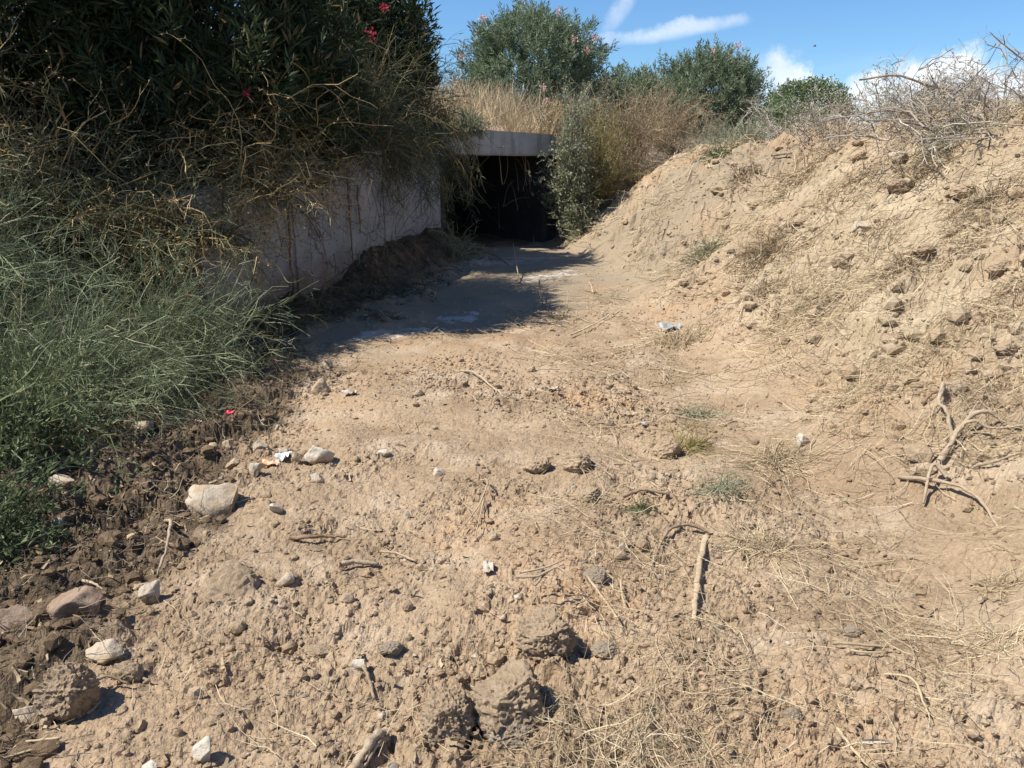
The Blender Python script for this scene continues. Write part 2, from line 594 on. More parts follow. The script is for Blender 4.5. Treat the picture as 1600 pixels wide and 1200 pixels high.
class NT:
    def __init__(self, t):
        self.t = t
        self.co = t.nodes.new('ShaderNodeTexCoord').outputs['Object']

    def n(self, kind, **kw):
        x = self.t.nodes.new(kind)
        for k, v in kw.items():
            setattr(x, k, v)
        return x

    def l(self, a, b):
        self.t.links.new(a, b)

    def noise(self, scale, detail=4, rough=0.55, stretch=None, out=0):
        x = self.n('ShaderNodeTexNoise')
        x.inputs['Scale'].default_value = scale
        x.inputs['Detail'].default_value = detail
        x.inputs['Roughness'].default_value = rough
        if stretch:
            m = self.n('ShaderNodeMapping')
            m.inputs['Scale'].default_value = stretch
            self.l(self.co, m.inputs[0])
            self.l(m.outputs[0], x.inputs['Vector'])
        else:
            self.l(self.co, x.inputs['Vector'])
        return x.outputs[out]

    def rng(self, v, a, b, c=0.0, d=1.0):
        x = self.n('ShaderNodeMapRange')
        x.interpolation_type = 'SMOOTHSTEP'
        self.l(v, x.inputs[0])
        for i, q in enumerate((a, b, c, d)):
            x.inputs[i + 1].default_value = q
        return x.outputs[0]

    def mix(self, f, a, b, blend='MIX'):
        x = self.n('ShaderNodeMix', data_type='RGBA', blend_type=blend)
        for i, v in ((0, f), (6, a), (7, b)):
            if isinstance(v, (int, float)):
                x.inputs[i].default_value = v
            elif isinstance(v, tuple):
                x.inputs[i].default_value = (*v, 1)
            else:
                self.l(v, x.inputs[i])
        return x.outputs[2]

    def attr(self, name):
        x = self.n('ShaderNodeAttribute')
        x.attribute_name = name
        return x.outputs['Fac']

    def math(self, op, a, b):
        x = self.n('ShaderNodeMath', operation=op)
        for i, v in enumerate((a, b)):
            if isinstance(v, (int, float)):
                x.inputs[i].default_value = v
            else:
                self.l(v, x.inputs[i])
        return x.outputs[0]

    def ramp(self, v, stops):
        x = self.n('ShaderNodeValToRGB')
        e = x.color_ramp.elements
        while len(e) < len(stops):
            e.new(0.5)
        for q, (p, c) in zip(e, stops):
            q.position = p
            q.color = (*c, 1)
        self.l(v, x.inputs[0])
        return x.outputs[0]

    def finish(self, col, rough=0.9, bumps=(), spec=0.2):
        b = self.n('ShaderNodeBsdfPrincipled')
        if isinstance(col, tuple):
            b.inputs['Base Color'].default_value = (*col, 1)
        else:
            self.l(col, b.inputs['Base Color'])
        b.inputs['Roughness'].default_value = rough
        b.inputs['Specular IOR Level'].default_value = spec
        last = None
        for v, st, dist in bumps:
            q = self.n('ShaderNodeBump')
            q.inputs['Strength'].default_value = st
            q.inputs['Distance'].default_value = dist
            self.l(v, q.inputs['Height'])
            if last is not None:
                self.l(last, q.inputs['Normal'])
            last = q.outputs[0]
        if last is not None:
            self.l(last, b.inputs['Normal'])
        o = self.n('ShaderNodeOutputMaterial')
        self.l(b.outputs[0], o.inputs['Surface'])
        return b


TAN_A, TAN_B, TAN_C = (0.365, 0.272, 0.180), (0.272, 0.197, 0.127), (0.43, 0.342, 0.245)


def soil_mat():
    m, t = new_mat('soil')
    k = NT(t)
    c = k.mix(k.rng(k.noise(0.9, 6, 0.6), 0.36, 0.64), TAN_A, TAN_B)
    c = k.mix(k.rng(k.noise(2.3, 6, 0.65), 0.46, 0.72), c, TAN_C)
    c = k.mix(k.math('MULTIPLY', k.rng(k.noise(0.55, 5, 0.62), 0.50, 0.66), 0.7), c, (0.40, 0.262, 0.155))
    grey = k.mix(k.rng(k.noise(1.1, 5, 0.6), 0.35, 0.6), (0.425, 0.345, 0.24), (0.35, 0.276, 0.185))
    c = k.mix(k.math('MULTIPLY', k.attr('bank'), k.rng(k.noise(0.45, 5, 0.6), 0.38, 0.6)), c, grey)
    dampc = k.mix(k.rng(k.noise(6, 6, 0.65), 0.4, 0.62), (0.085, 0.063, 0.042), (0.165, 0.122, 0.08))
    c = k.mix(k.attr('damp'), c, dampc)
    c = k.mix(k.attr('silt'), c, (0.29, 0.235, 0.165))
    c = k.mix(k.attr('pale'), c, (0.62, 0.60, 0.56))
    f = k.rng(k.noise(55, 5, 0.7), 0.3, 0.7)
    c = k.mix(0.55, c, k.mix(f, (0.62, 0.62, 0.62), (1.25, 1.22, 1.18)), 'MULTIPLY')
    sp = k.rng(k.noise(85, 2, 0.5), 0.70, 0.76)
    c = k.mix(k.math('MULTIPLY', sp, 0.6), c, (0.60, 0.54, 0.43))
    def crumb(scale):
        w = k.n('ShaderNodeMix', data_type='RGBA')
        w.inputs[0].default_value = 0.02
        k.l(k.co, w.inputs[6])
        k.l(k.noise(40, 3, 0.5, out=1), w.inputs[7])
        v = k.n('ShaderNodeTexVoronoi', distance='CHEBYCHEV')
        v.inputs['Scale'].default_value = scale
        k.l(w.outputs[2], v.inputs['Vector'])
        return k.math('MULTIPLY', v.outputs['Distance'], -1.0)
    k.finish(c, 0.95, [(crumb(34), 0.38, 0.014), (crumb(85), 0.5, 0.008), (k.noise(75, 6, 0.75), 0.75, 0.008)], 0.1)
    return m


def clod_mat(name, a, b, c2):
    m, t = new_mat(name)
    k = NT(t)
    c = k.mix(k.rng(k.noise(9, 6, 0.65), 0.35, 0.65), a, b)
    c = k.mix(k.rng(k.noise(30, 5, 0.65), 0.5, 0.75), c, c2)
    c = k.mix(k.attr('tint'), c, k.mix(1.0, c, (0.93, 0.92, 0.91), 'MULTIPLY'))
    k.finish(c, 0.95, [(k.noise(34, 7, 0.72), 0.7, 0.012), (k.noise(100, 6, 0.75), 1.0, 0.012)], 0.1)
    return m


def stone_mat(name, a, b, dirt, amount=0.5):
    m, t = new_mat(name)
    k = NT(t)
    c = k.mix(k.rng(k.noise(8, 6, 0.6), 0.35, 0.65), a, b)
    c = k.mix(k.rng(k.noise(45, 4, 0.6), 0.55, 0.8), c, tuple(q * 0.7 for q in a))
    c = k.mix(k.rng(k.noise(5, 6, 0.7), 0.62 - 0.25 * amount, 0.72 - 0.2 * amount), c, dirt)
    k.finish(c, 0.88, [(k.noise(18, 7, 0.65), 0.6, 0.02), (k.noise(90, 5, 0.65), 0.6, 0.006)], 0.25)
    return m


def leaf_mat(name, stops, trans=0.25, rough=0.6):
    m, t = new_mat(name)
    k = NT(t)
    c = k.ramp(k.attr('tint'), stops)
    c = k.mix(0.5, c, k.mix(k.noise(3, 3), (0.7, 0.7, 0.7), (1.3, 1.3, 1.3)), 'MULTIPLY')
    b = k.finish(c, rough, (), 0.3)
    if trans > 0:
        tr = k.n('ShaderNodeBsdfTranslucent')
        k.l(c, tr.inputs[0])
        mx = k.n('ShaderNodeMixShader')
        mx.inputs[0].default_value = trans
        k.l(b.outputs[0], mx.inputs[1])
        k.l(tr.outputs[0], mx.inputs[2])
        o = [n for n in t.nodes if n.type == 'OUTPUT_MATERIAL'][0]
        k.l(mx.outputs[0], o.inputs['Surface'])
    return m


def wood_mat(name, a, b):
    m, t = new_mat(name)
    k = NT(t)
    c = k.mix(k.rng(k.noise(22, 6, 0.65), 0.35, 0.65), a, b)
    c = k.mix(k.rng(k.noise(90, 4, 0.6), 0.5, 0.75), c, tuple(q * 0.6 for q in a))
    k.finish(c, 0.85, [(k.noise(70, 6, 0.65), 0.8, 0.006)], 0.2)
    return m


def concrete_mat(name, a, b, stain, streak_amt, mud=False):
    m, t = new_mat(name)
    k = NT(t)
    c = k.mix(k.rng(k.noise(1.7, 6, 0.6), 0.35, 0.65), a, b)
    st = k.rng(k.noise(1.0, 6, 0.65, (7.5, 7.5, 0.45)), 0.56 - 0.1 * streak_amt, 0.75)
    c = k.mix(k.math('MULTIPLY', st, 0.3 + 0.4 * min(1.0, streak_amt)), c, stain)
    spots = k.rng(k.noise(14, 5, 0.7), 0.62, 0.70)
    c = k.mix(k.math('MULTIPLY', spots, 0.8), c, tuple(q * 0.5 for q in stain))
    board = k.rng(k.noise(1.0, 3, 0.5, (0.5, 0.5, 14)), 0.5, 0.75)
    c = k.mix(k.math('MULTIPLY', board, 0.25), c, b)
    bl = k.rng(k.noise(1.1, 7, 0.7), 0.5, 0.7)
    c = k.mix(k.math('MULTIPLY', bl, 0.55), c, tuple(q * 0.55 for q in b))
    if mud:
        sz = k.n('ShaderNodeSeparateXYZ')
        k.l(k.co, sz.inputs[0])
        hgt_ = k.math('ADD', sz.outputs[2], k.math('MULTIPLY', k.noise(3.5, 6, 0.7), -0.9))
        c = k.mix(k.rng(hgt_, 0.25, -0.25, 0, 0.85), c, (0.20, 0.15, 0.105))
        c = k.mix(k.rng(k.math('ADD', sz.outputs[2], k.math('MULTIPLY', k.noise(2.2, 6, 0.7, (1, 1, .3)), 1.6)), 2.1, 2.7, 0, 0.7), c, (0.12, 0.115, 0.10))
        cr = k.n('ShaderNodeTexVoronoi', feature='DISTANCE_TO_EDGE')
        cr.inputs['Scale'].default_value = 0.9
        wv_ = k.n('ShaderNodeMix', data_type='RGBA')
        wv_.inputs[0].default_value = 0.12
        k.l(k.co, wv_.inputs[6])
        k.l(k.noise(4, 5, 0.6, out=1), wv_.inputs[7])
        k.l(wv_.outputs[2], cr.inputs['Vector'])
        c = k.mix(k.rng(cr.outputs['Distance'], 0.008, 0.0, 0, 0.8), c, (0.08, 0.075, 0.07))
    k.finish(c, 0.85, [(k.noise(2.5, 6, 0.6), 0.3, 0.05), (k.noise(60, 5, 0.65), 0.5, 0.006)], 0.25)
    return m


def flat_mat(name, a, b, rough=0.5, scale=20):
    m, t = new_mat(name)
    k = NT(t)
    c = k.mix(k.rng(k.noise(scale, 4), 0.35, 0.65), a, b)
    k.finish(c, rough, [(k.noise(40, 4), 0.4, 0.006)], 0.4)
    return m


SOIL = soil_mat()
CLOD = clod_mat('dry_clod', (0.44, 0.332, 0.222), (0.375, 0.28, 0.183), (0.49, 0.395, 0.285))
CLOD_GREY = clod_mat('grey_clod', (0.37, 0.30, 0.22), (0.31, 0.25, 0.18), (0.45, 0.39, 0.31))
CLOD_DARK = clod_mat('damp_clod', (0.17, 0.12, 0.075), (0.24, 0.17, 0.105), (0.29, 0.22, 0.15))
LIME = stone_mat('pale_limestone', (0.40, 0.335, 0.25), (0.47, 0.41, 0.325), (0.33, 0.25, 0.165), 0.75)
WHITE = stone_mat('white_limestone', (0.53, 0.475, 0.39), (0.45, 0.39, 0.30), (0.36, 0.28, 0.19), 0.6)
BROWN = stone_mat('brown_stone', (0.36, 0.27, 0.18), (0.45, 0.36, 0.25), (0.34, 0.24, 0.15), 0.6)
DARKST = stone_mat('soil_caked_stone', (0.24, 0.165, 0.115), (0.33, 0.25, 0.185), (0.17, 0.12, 0.08), 0.6)
CONC = concrete_mat('weathered_concrete', (0.39, 0.395, 0.40), (0.33, 0.33, 0.33), (0.15, 0.145, 0.14), 0.2, True)
CONC_L = concrete_mat('streaked_concrete', (0.42, 0.40, 0.36), (0.33, 0.31, 0.28), (0.06, 0.057, 0.052), 1.1)
CONC_D = concrete_mat('shade_and_joint_concrete', (0.055, 0.052, 0.05), (0.04, 0.038, 0.036), (0.02, 0.02, 0.02), 0.6)  # tunnel shade is put into this dark colour; wall joints use it too
BARK = wood_mat('brown_bark', (0.24, 0.175, 0.115), (0.34, 0.26, 0.175))
GREYWOOD = wood_mat('weathered_wood', (0.40, 0.32, 0.23), (0.31, 0.24, 0.165))
PALEWOOD = wood_mat('pale_wood', (0.47, 0.37, 0.25), (0.38, 0.285, 0.185))
ROOT = wood_mat('dark_root', (0.20, 0.125, 0.075), (0.30, 0.20, 0.13))
OLEANDER = leaf_mat('oleander_leaf', [(0, (0.022, 0.037, 0.016)), (0.45, (0.037, 0.060, 0.025)), (0.8, (0.068, 0.094, 0.038)), (0.93, (0.22, 0.16, 0.075)), (1, (0.30, 0.2, 0.1))])
OLEANDER_FAR = leaf_mat('grey_oleander_leaf', [(0, (0.115, 0.155, 0.09)), (0.5, (0.20, 0.255, 0.15)), (0.9, (0.31, 0.35, 0.22)), (1, (0.27, 0.21, 0.13))])
PINK = leaf_mat('pink_petal', [(0, (0.60, 0.32, 0.32)), (1, (0.72, 0.50, 0.48))], 0.3)
RED = leaf_mat('red_petal', [(0, (0.62, 0.03, 0.07)), (1, (0.78, 0.10, 0.16))], 0.3)
BROOM = leaf_mat('broom_stem', [(0, (0.095, 0.12, 0.058)), (0.5, (0.20, 0.24, 0.125)), (0.85, (0.31, 0.34, 0.20)), (1, (0.38, 0.30, 0.18))], 0.1)
DRYTWIG = leaf_mat('dry_twig', [(0, (0.055, 0.06, 0.03)), (0.35, (0.13, 0.12, 0.055)), (0.7, (0.37, 0.265, 0.12)), (1, (0.52, 0.40, 0.22))], 0.05, 0.8)
FEATHER = leaf_mat('feathery_foliage', [(0, (0.035, 0.045, 0.026)), (0.5, (0.065, 0.075, 0.04)), (0.85, (0.125, 0.14, 0.055)), (1, (0.20, 0.19, 0.08))], 0.2)
GREENLEAF = leaf_mat('green_leaf', [(0, (0.075, 0.105, 0.05)), (0.5, (0.135, 0.17, 0.08)), (1, (0.25, 0.27, 0.13))], 0.3)
GREYLEAF = leaf_mat('grey_green_leaf', [(0, (0.16, 0.17, 0.105)), (0.5, (0.28, 0.285, 0.185)), (1, (0.43, 0.41, 0.28))], 0.2)
YELLEAF = leaf_mat('yellow_green_leaf', [(0, (0.15, 0.145, 0.05)), (0.5, (0.26, 0.235, 0.085)), (1, (0.40, 0.30, 0.13))], 0.25)
DRYLEAF = leaf_mat('dry_brush', [(0, (0.20, 0.145, 0.085)), (0.5, (0.33, 0.25, 0.155)), (1, (0.46, 0.36, 0.23))], 0.1, 0.85)
ROOTY = leaf_mat('dead_rootlet', [(0, (0.10, 0.07, 0.045)), (0.7, (0.22, 0.165, 0.11)), (1, (0.40, 0.33, 0.25))], 0.0, .9)
STRAW = leaf_mat('straw', [(0, (0.28, 0.22, 0.14)), (0.4, (0.42, 0.335, 0.21)), (0.8, (0.55, 0.45, 0.29)), (1, (0.64, 0.56, 0.40))], 0.15, 0.7)
ORANGEGRASS = leaf_mat('orange_grass', [(0, (0.40, 0.23, 0.08)), (1, (0.58, 0.36, 0.14))], 0.15)
GREYTWIG = leaf_mat('grey_twig', [(0, (0.23, 0.19, 0.145)), (0.6, (0.39, 0.34, 0.27)), (1, (0.54, 0.49, 0.40))], 0.0, 0.85)

# ------------------------------------------------------------------ ground
fine = np.arange(-50, 50.001, 0.14)
rest = np.concatenate([np.arange(52, 180, 3.0), np.arange(-180, -51, 3.0)])
th = R(1) * np.concatenate([fine, rest])
rr = [0.7]
while rr[-1] < 1.45:
    rr.append(rr[-1] * 1.03)
while rr[-1] < 22:
    rr.append(rr[-1] * 1.0053)
while rr[-1] < 60:
    rr.append(rr[-1] * 1.02)
while rr[-1] < 1500:
    rr.append(rr[-1] * 1.15)
rr = np.array(rr)
RRg, THg = np.meshgrid(rr, th, indexing='ij')
jr = hash2(np.arange(RRg.size), np.zeros(RRg.size), 3).reshape(RRg.shape) - .5
jt = hash2(np.arange(RRg.size), np.ones(RRg.size), 4).reshape(RRg.shape) - .5
inner = (np.abs(THg) < R(49)) & (RRg > 1.5) & (RRg < 20)
RRg = RRg * np.where(inner, 1 + .0053 * .62 * jr, 1)
THg = THg + np.where(inner, R(.14) * .62 * jt, 0)
gx, gy = (RRg * np.sin(THg)).ravel(), (RRg * np.cos(THg)).ravel()
gz = height(gx, gy)
nr, nth = len(rr), len(th)
i = np.arange(nr - 1)[:, None] * nth + np.arange(nth)[None]
j = np.arange(nr - 1)[:, None] * nth + (np.arange(nth)[None] + 1) % nth
F = np.stack([i, i + nth, j + nth, j], -1).reshape(-1, 4)
c = lambda a: a[F].mean(1)
fu = (c(gx) - CUL_A[0]) * CUL_U[0] + (c(gy) - CUL_A[1]) * CUL_U[1]
fv = (c(gx) - CUL_A[0]) * CUL_N[0] + (c(gy) - CUL_A[1]) * CUL_N[1]
hole = (fu > OPEN0 - .02) & (fu < OPEN1 + .02) & (fv > 0.25) & (fv < 0.85) & (c(gz) < 2.05)
F = F[~hole]
acc = Acc()
V = np.stack([gx, gy, gz], -1)
V = np.vstack([V, [(0, 0, height(0, 0)[0])]])
acc.add(V, F)
ci = np.arange(nth)
acc.F[3].append(np.stack([np.full(nth, nr * nth), ci, (ci + 1) % nth], -1))
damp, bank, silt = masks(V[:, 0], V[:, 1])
pale = np.zeros(len(V))
for px, py, a, b in ((600, 525, 0.32, 0.10), (680, 515, 0.26, 0.09), (712, 494, 0.24, 0.1), (862, 430, 0.42, 0.12), (800, 410, 0.9, 0.12)):
    p, _ = spot(px, py)
    dx, dy = V[:, 0] - p[0], V[:, 1] - p[1]
    e1 = dx * 0.8 + dy * 0.6
    e2 = -dx * 0.6 + dy * 0.8
    q = (e1 / (a * 1.2)) ** 2 + (e2 / (b * 1.9)) ** 2 + 1.5 * fbm(V[:, 0] * 6, V[:, 1] * 6, 5, 13, .65)
    pale = np.maximum(pale, sstep(0.9, 0.2, q) * (0.55 if py != 410 else 0.3))
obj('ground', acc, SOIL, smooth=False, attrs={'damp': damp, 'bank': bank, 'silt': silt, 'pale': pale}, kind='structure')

# ------------------------------------------------------------------ culvert and wing wall
rz = math.atan2(CUL_U[1], CUL_U[0])


def blk(x0, x1, y0, y1, z0, z1, bev=0.015, cuts=0, jit=0.0, seed=0):
    """a cast block with softened, slightly chipped edges"""
    bm = bmesh.new()
    bmesh.ops.create_cube(bm, size=1)
    for v in bm.verts:
        v.co = ((x0 + x1) / 2 + v.co.x * (x1 - x0), (y0 + y1) / 2 + v.co.y * (y1 - y0), (z0 + z1) / 2 + v.co.z * (z1 - z0))
    bmesh.ops.bevel(bm, geom=bm.edges[:], offset=bev, segments=2, affect='EDGES')
    if cuts:
        bmesh.ops.subdivide_edges(bm, edges=[e for e in bm.edges if e.calc_length() > 0.15], cuts=cuts, use_grid_fill=True)
    bmesh.ops.triangulate(bm, faces=bm.faces[:])
    V = np.array([v.co[:] for v in bm.verts])
    Fm = np.array([[v.index for v in f.verts] for f in bm.faces])
    bm.free()
    if jit:
        V = V + jit * np.stack([fbm(V[:, 0] * 4 + 1, V[:, 2] * 4 + V[:, 1], 3, seed + q) for q in range(3)], -1)
    return Acc().add(V, Fm)


cul = thing('culvert', 'low concrete box culvert with a dark square mouth under the grassy bank', 'culvert', (CUL_A[0], CUL_A[1], 0), rz=rz)
la = blk(-0.35, 2.62, 0.0, 0.5, 1.75, 2.2, 0.02, 8, 0.012, 4)
lq = la.V[0]
lq[:, 2] -= np.where(lq[:, 2] > 1.9, 0.028, 0.006) * np.clip(lq[:, 0], 0, 3)
obj('lintel', la, CONC_L, cul)
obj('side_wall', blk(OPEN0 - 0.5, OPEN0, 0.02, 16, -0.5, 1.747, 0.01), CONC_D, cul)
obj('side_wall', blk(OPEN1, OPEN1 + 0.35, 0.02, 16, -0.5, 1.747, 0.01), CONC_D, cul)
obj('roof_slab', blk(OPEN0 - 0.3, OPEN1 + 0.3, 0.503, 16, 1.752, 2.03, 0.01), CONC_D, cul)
obj('light_blocking_end', blk(OPEN0 + .003, OPEN1 - .003, 15.6, 15.9, -0.3, 1.747, 0.01), CONC_D, cul)  # added to close the unseen far end, so the tunnel stays dark
rng = np.random.default_rng(5)
gxx, gyy = np.meshgrid(np.linspace(OPEN0 + .004, OPEN1 - .004, 24), np.linspace(0.1, 15.6, 90), indexing='ij')
wz = 0.125 + 0.03 * fbm(gxx * 2, gyy * 2, 3, 6)
wx0 = CUL_A[0] + gxx * CUL_U[0] + gyy * CUL_N[0]
wy0 = CUL_A[1] + gxx * CUL_U[1] + gyy * CUL_N[1]
wz = np.where(gyy < 0.3, height((wx0).ravel(), (wy0).ravel()).reshape(wx0.shape) - 0.01, wz)
ii = np.arange(23)[:, None] * 90 + np.arange(89)[None]
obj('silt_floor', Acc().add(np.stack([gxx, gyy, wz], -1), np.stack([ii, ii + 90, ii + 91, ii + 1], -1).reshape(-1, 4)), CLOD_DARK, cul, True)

# wing wall: cast panels with open joints, running from the mouth towards the viewer
w0, w1 = np.array((wall_x(7.0), 7.0)), np.array((-1.25, 13.8))
wd = w1 - w0
wl = np.linalg.norm(wd)
wing = thing('wing_wall', 'long grey concrete wing wall in shade left of the track, leading to the culvert', 'wall', (w0[0], w0[1], 0), rz=math.atan2(wd[1], wd[0]))
cuts_ = [0.0, 1.75, 4.4, wl + 0.05]
for q in range(3):
    a, b = cuts_[q] + 0.012, cuts_[q + 1] - 0.012
    acc = blk(a, b, 0.0, 0.26, -0.6, 2.0, 0.02, 10, 0.008, 20 + q)
    V = acc.V[0]
    yy = 7.0 + V[:, 0] * wd[1] / wl
    hi = V[:, 2] > 0.5
    tt = (V[:, 2] + 0.6) / 2.6
    V[:, 2] = -0.6 + tt * (wall_top(yy) + 0.6)
    obj('wall_panel', acc, CONC, wing)
for s in cuts_[1:3]:
    obj('joint_filler', Acc().box(s - 0.013, s + 0.013, 0.035, 0.2, -0.5, 1.6), CONC_D, wing)

# ------------------------------------------------------------------ shrubs


def oleander(label, base, hgt, wid, shoots, mat, seed, flowers=(), leaf=0.15, group=None, name='oleander_shrub', low=0.05, per=12, fmat=None):
    g = np.random.default_rng(seed)
    root = thing(name, label, 'shrub', base, group)
    ns = 22
    a = g.uniform(0, 6.283, ns)
    D = np.stack([np.cos(a) * 0.55 * g.uniform(.2, 1, ns), np.sin(a) * 0.55 * g.uniform(.2, 1, ns), np.ones(ns)], -1)
    P = grow(g, np.stack([np.cos(a) * .15, np.sin(a) * .15, np.full(ns, -.1)], -1), D, hgt * g.uniform(.6, .85, ns), 8, 0, 0.07)
    P[..., :2] *= (wid / 2) / max(1e-3, np.abs(P[:, -1, :2]).max()) * 0.85
    B, d, T, _ = sprout(g, P, 150, .3, .95, .6)
    P2 = grow(g, B, d, hgt * 0.25 * g.uniform(.5, 1.2, 150), 5, -0.03, .1)
    acc = Acc()
    tubes(acc, P, taper(ns, 8, 0.028, 0.008, g), 5, g.random(ns))
    tubes(acc, P2, taper(150, 5, 0.009, 0.003, g), 3, g.random(150))
    obj('stem', acc, BARK, root, kind=None)
    d = unit(g.normal(size=(shoots * 2, 3)))
    lob = 1 + 0.30 * fbm3(d * 1.6, seed, 2) + 0.16 * fbm3(d * 4, seed + 9, 2)
    rad = g.uniform(0.35, 1, len(d)) ** 0.45 * lob
    C = d * rad[:, None] * np.array((wid / 2, wid / 2, hgt * 0.54)) + np.array((0, 0, hgt * 0.46))
    keep = (fbm3(C * (2.2 / wid * 2.2), seed + 31, 3) > -0.22) & (C[:, 2] > 0.0)
    C, d = C[keep][:shoots], d[keep][:shoots]
    n = len(C)
    sd = unit(d * 0.55 + np.array((0, 0, 0.85)) + 0.35 * g.normal(size=(n, 3)))
    idx = np.repeat(np.arange(n), per)
    f = np.tile(np.linspace(0, 1, per), n)
    out = g.normal(size=(n * per, 3))
    out = unit(out - sd[idx] * (out * sd[idx]).sum(-1, keepdims=True))
    LC = C[idx] + sd[idx] * (f[:, None] * leaf * 1.7)
    LD = sd[idx] * (0.35 + 0.9 * f[:, None]) + out * 0.9
    tone = np.clip(0.42 + 0.16 * g.normal(size=n), 0, .85)[idx] + g.uniform(-.12, .12, n * per)
    dead = g.random(n * per) < 0.035
    tone = np.where(dead, g.uniform(.92, 1, n * per), np.clip(tone, 0, .88))
    acc = Acc()
    leaves(acc, LC, LD, leaf * g.uniform(.65, 1.15, n * per), leaf * 0.19 * g.uniform(.8, 1.2, n * per), g, tone)
    obj('foliage', acc, mat, root)
    for (fx, fy, fz, fs) in flowers:
        m = 26
        acc = Acc()
        c0 = np.array((fx, fy, fz)) + g.normal(size=(m, 3)) * fs * 0.42
        leaves(acc, c0, g.normal(size=(m, 3)) + (0, 0, .6), fs * 0.55, fs * 0.45, g, g.random(m), .15)
        obj('flower_cluster', acc, fmat or PINK, root)
    return root


def bush(name, label, cat, base, size, n1, n2, n3, nleaf, mat, seed, r0=0.006, leaf=(0.04, 0.015), droop=0.1, bias=(0, 0, 0.8),
         wob=0.16, group=None, twigmat=None, spread=1.0, leafup=0.3, stem_tint=None, pad=0.25, f3=0.15, ang=0.55, tips=False, offs=None):
    """twiggy shrub: stems from the base, side twigs, fine twigs and small leaves"""
    g = np.random.default_rng(seed)
    root = thing(name, label, cat, base, group)
    sx, sy, sz = size
    B = np.stack([g.normal(size=n1) * sx * pad * .5, g.normal(size=n1) * sy * pad * .5, np.full(n1, -.05)], -1)
    if offs is not None:
        B = B + offs
        B[:, 2] += 0.03
    D = g.normal(size=(n1, 3)) * spread
    D[:, 2] = np.abs(D[:, 2])
    D = unit(unit(D) + np.array(bias))
    sc = np.array((sx, sy, sz))
    P = grow(g, B / sc, D, g.uniform(.55, 1.05, n1), 8, droop, wob) * sc
    B2, D2, _, p2 = sprout(g, P, n2, .15, 1, ang)
    s = (sx + sy + sz) / 3
    P2 = grow(g, B2, D2, s * 0.36 * g.uniform(.4, 1.2, n2), 6, droop * .6, wob)
    B3, D3, _, p3 = sprout(g, P2, n3, .2, 1, ang)
    P3 = grow(g, B3, D3, s * f3 * g.uniform(.4, 1.3, n3), 4, droop * .4, wob)
    tone = np.clip(g.normal(.5, .22, n1), 0, 1)
    if stem_tint is not None:
        tone = np.clip(g.normal(stem_tint[0], stem_tint[1], n1), 0, 1)
    t2 = np.clip(tone[p2] + g.normal(0, .1, n2), 0, 1)
    t3 = np.clip(t2[p3] + g.normal(0, .12, n3), 0, 1)
    acc = Acc()
    tubes(acc, P, taper(n1, 8, r0, r0 * .4, g), 4, tone)
    if r0 < .0065:
        blades(acc, P2, taper(n2, 6, r0 * 1.1, r0 * .5, g), g, t2)
    else:
        tubes(acc, P2, taper(n2, 6, r0 * .5, r0 * .22, g), 3, t2)
    if not tips:
        blades(acc, P3, taper(n3, 4, r0 * .85, r0 * .3, g), g, t3)
    obj('twigs', acc, twigmat or mat, root)
    if tips:
        acc = Acc()
        blades(acc, P3, taper(n3, 4, r0 * .9, r0 * .4, g), g, t3)
        if nleaf:
            LB, LD, T, q = sprout(g, P3, nleaf, .1, 1, .9)
            leaves(acc, LB, LD + np.array((0, 0, leafup)), leaf[0] * g.uniform(.6, 1.3, nleaf), leaf[1] * g.uniform(.7, 1.2, nleaf), g,
                   np.clip(t3[q] + g.normal(0, .15, nleaf), 0, 1))
        obj('foliage', acc, mat, root)
    elif nleaf:
        acc = Acc()
        LB, LD, T, q = sprout(g, P3, nleaf, .1, 1, .9)
        leaves(acc, LB, LD + np.array((0, 0, leafup)), leaf[0] * g.uniform(.6, 1.3, nleaf), leaf[1] * g.uniform(.7, 1.2, nleaf), g,
               np.clip(t3[q] + g.normal(0, .2, nleaf), 0, 1))
        obj('foliage', acc, mat, root)
    return root


def gpos(x, y, dz=0.0):
    return (x, y, float(height(x, y)[0]) + dz)


# tall dark oleanders on the bank left of the track
oleander('tall dark oleander at the top left corner, behind the tangled twigs', gpos(-4.9, 8.0, .25), 2.6, 3.6, 3300, OLEANDER, 11, (), .16)
oleander('dark oleander at the top edge, second from the left, above the dry tangle', gpos(-3.25, 8.5, -.2), 2.75, 3.0, 3300, OLEANDER, 12, [(.9, -1.2, 1.0, .05)], .16, fmat=RED)
oleander('dark oleander with red flowers nearest the culvert, its right edge against the sky', gpos(-2.45, 12.2, -.2), 2.4, 2.15, 2900, OLEANDER, 13,
         [(.55, -1.05, 1.55, .085), (.25, -1.1, .9, .06), (.75, -.95, 1.9, .06), (-.2, -1.15, 1.3, .06)], .16, fmat=RED)

# oleanders on the road bank against the sky
oleander('large grey-green oleander with pink flowers standing above the culvert', gpos(0.5, 21.5, -.25), 2.95, 3.5, 3300, OLEANDER_FAR, 21,
         [(-1.75, -.9, 1.8, .095), (-1.2, -1.4, 2.6, .095), (.6, -1.5, 2.75, .095), (1.3, -1.4, 1.9, .095), (.25, -1.95, 1.0, .095), (.3, -1.95, .7, .095), (-1.9, -.6, 1.2, .095), (1.5, -1.2, 2.2, .095), (.95, -1.7, 2.1, .095)], .15)
oleander('low oleander between the two tall ones on the bank skyline', gpos(3.3, 23.5, -.1), 1.75, 2.9, 1700, OLEANDER_FAR, 22, (), .15)
oleander('rounded oleander farther right on the bank, pale at its top', gpos(6.0, 25.0, -.1), 2.45, 2.9, 3000, OLEANDER_FAR, 23, [(-.3, -1.3, 2.4, .095), (.4, -1.3, 2.5, .12)], .15)
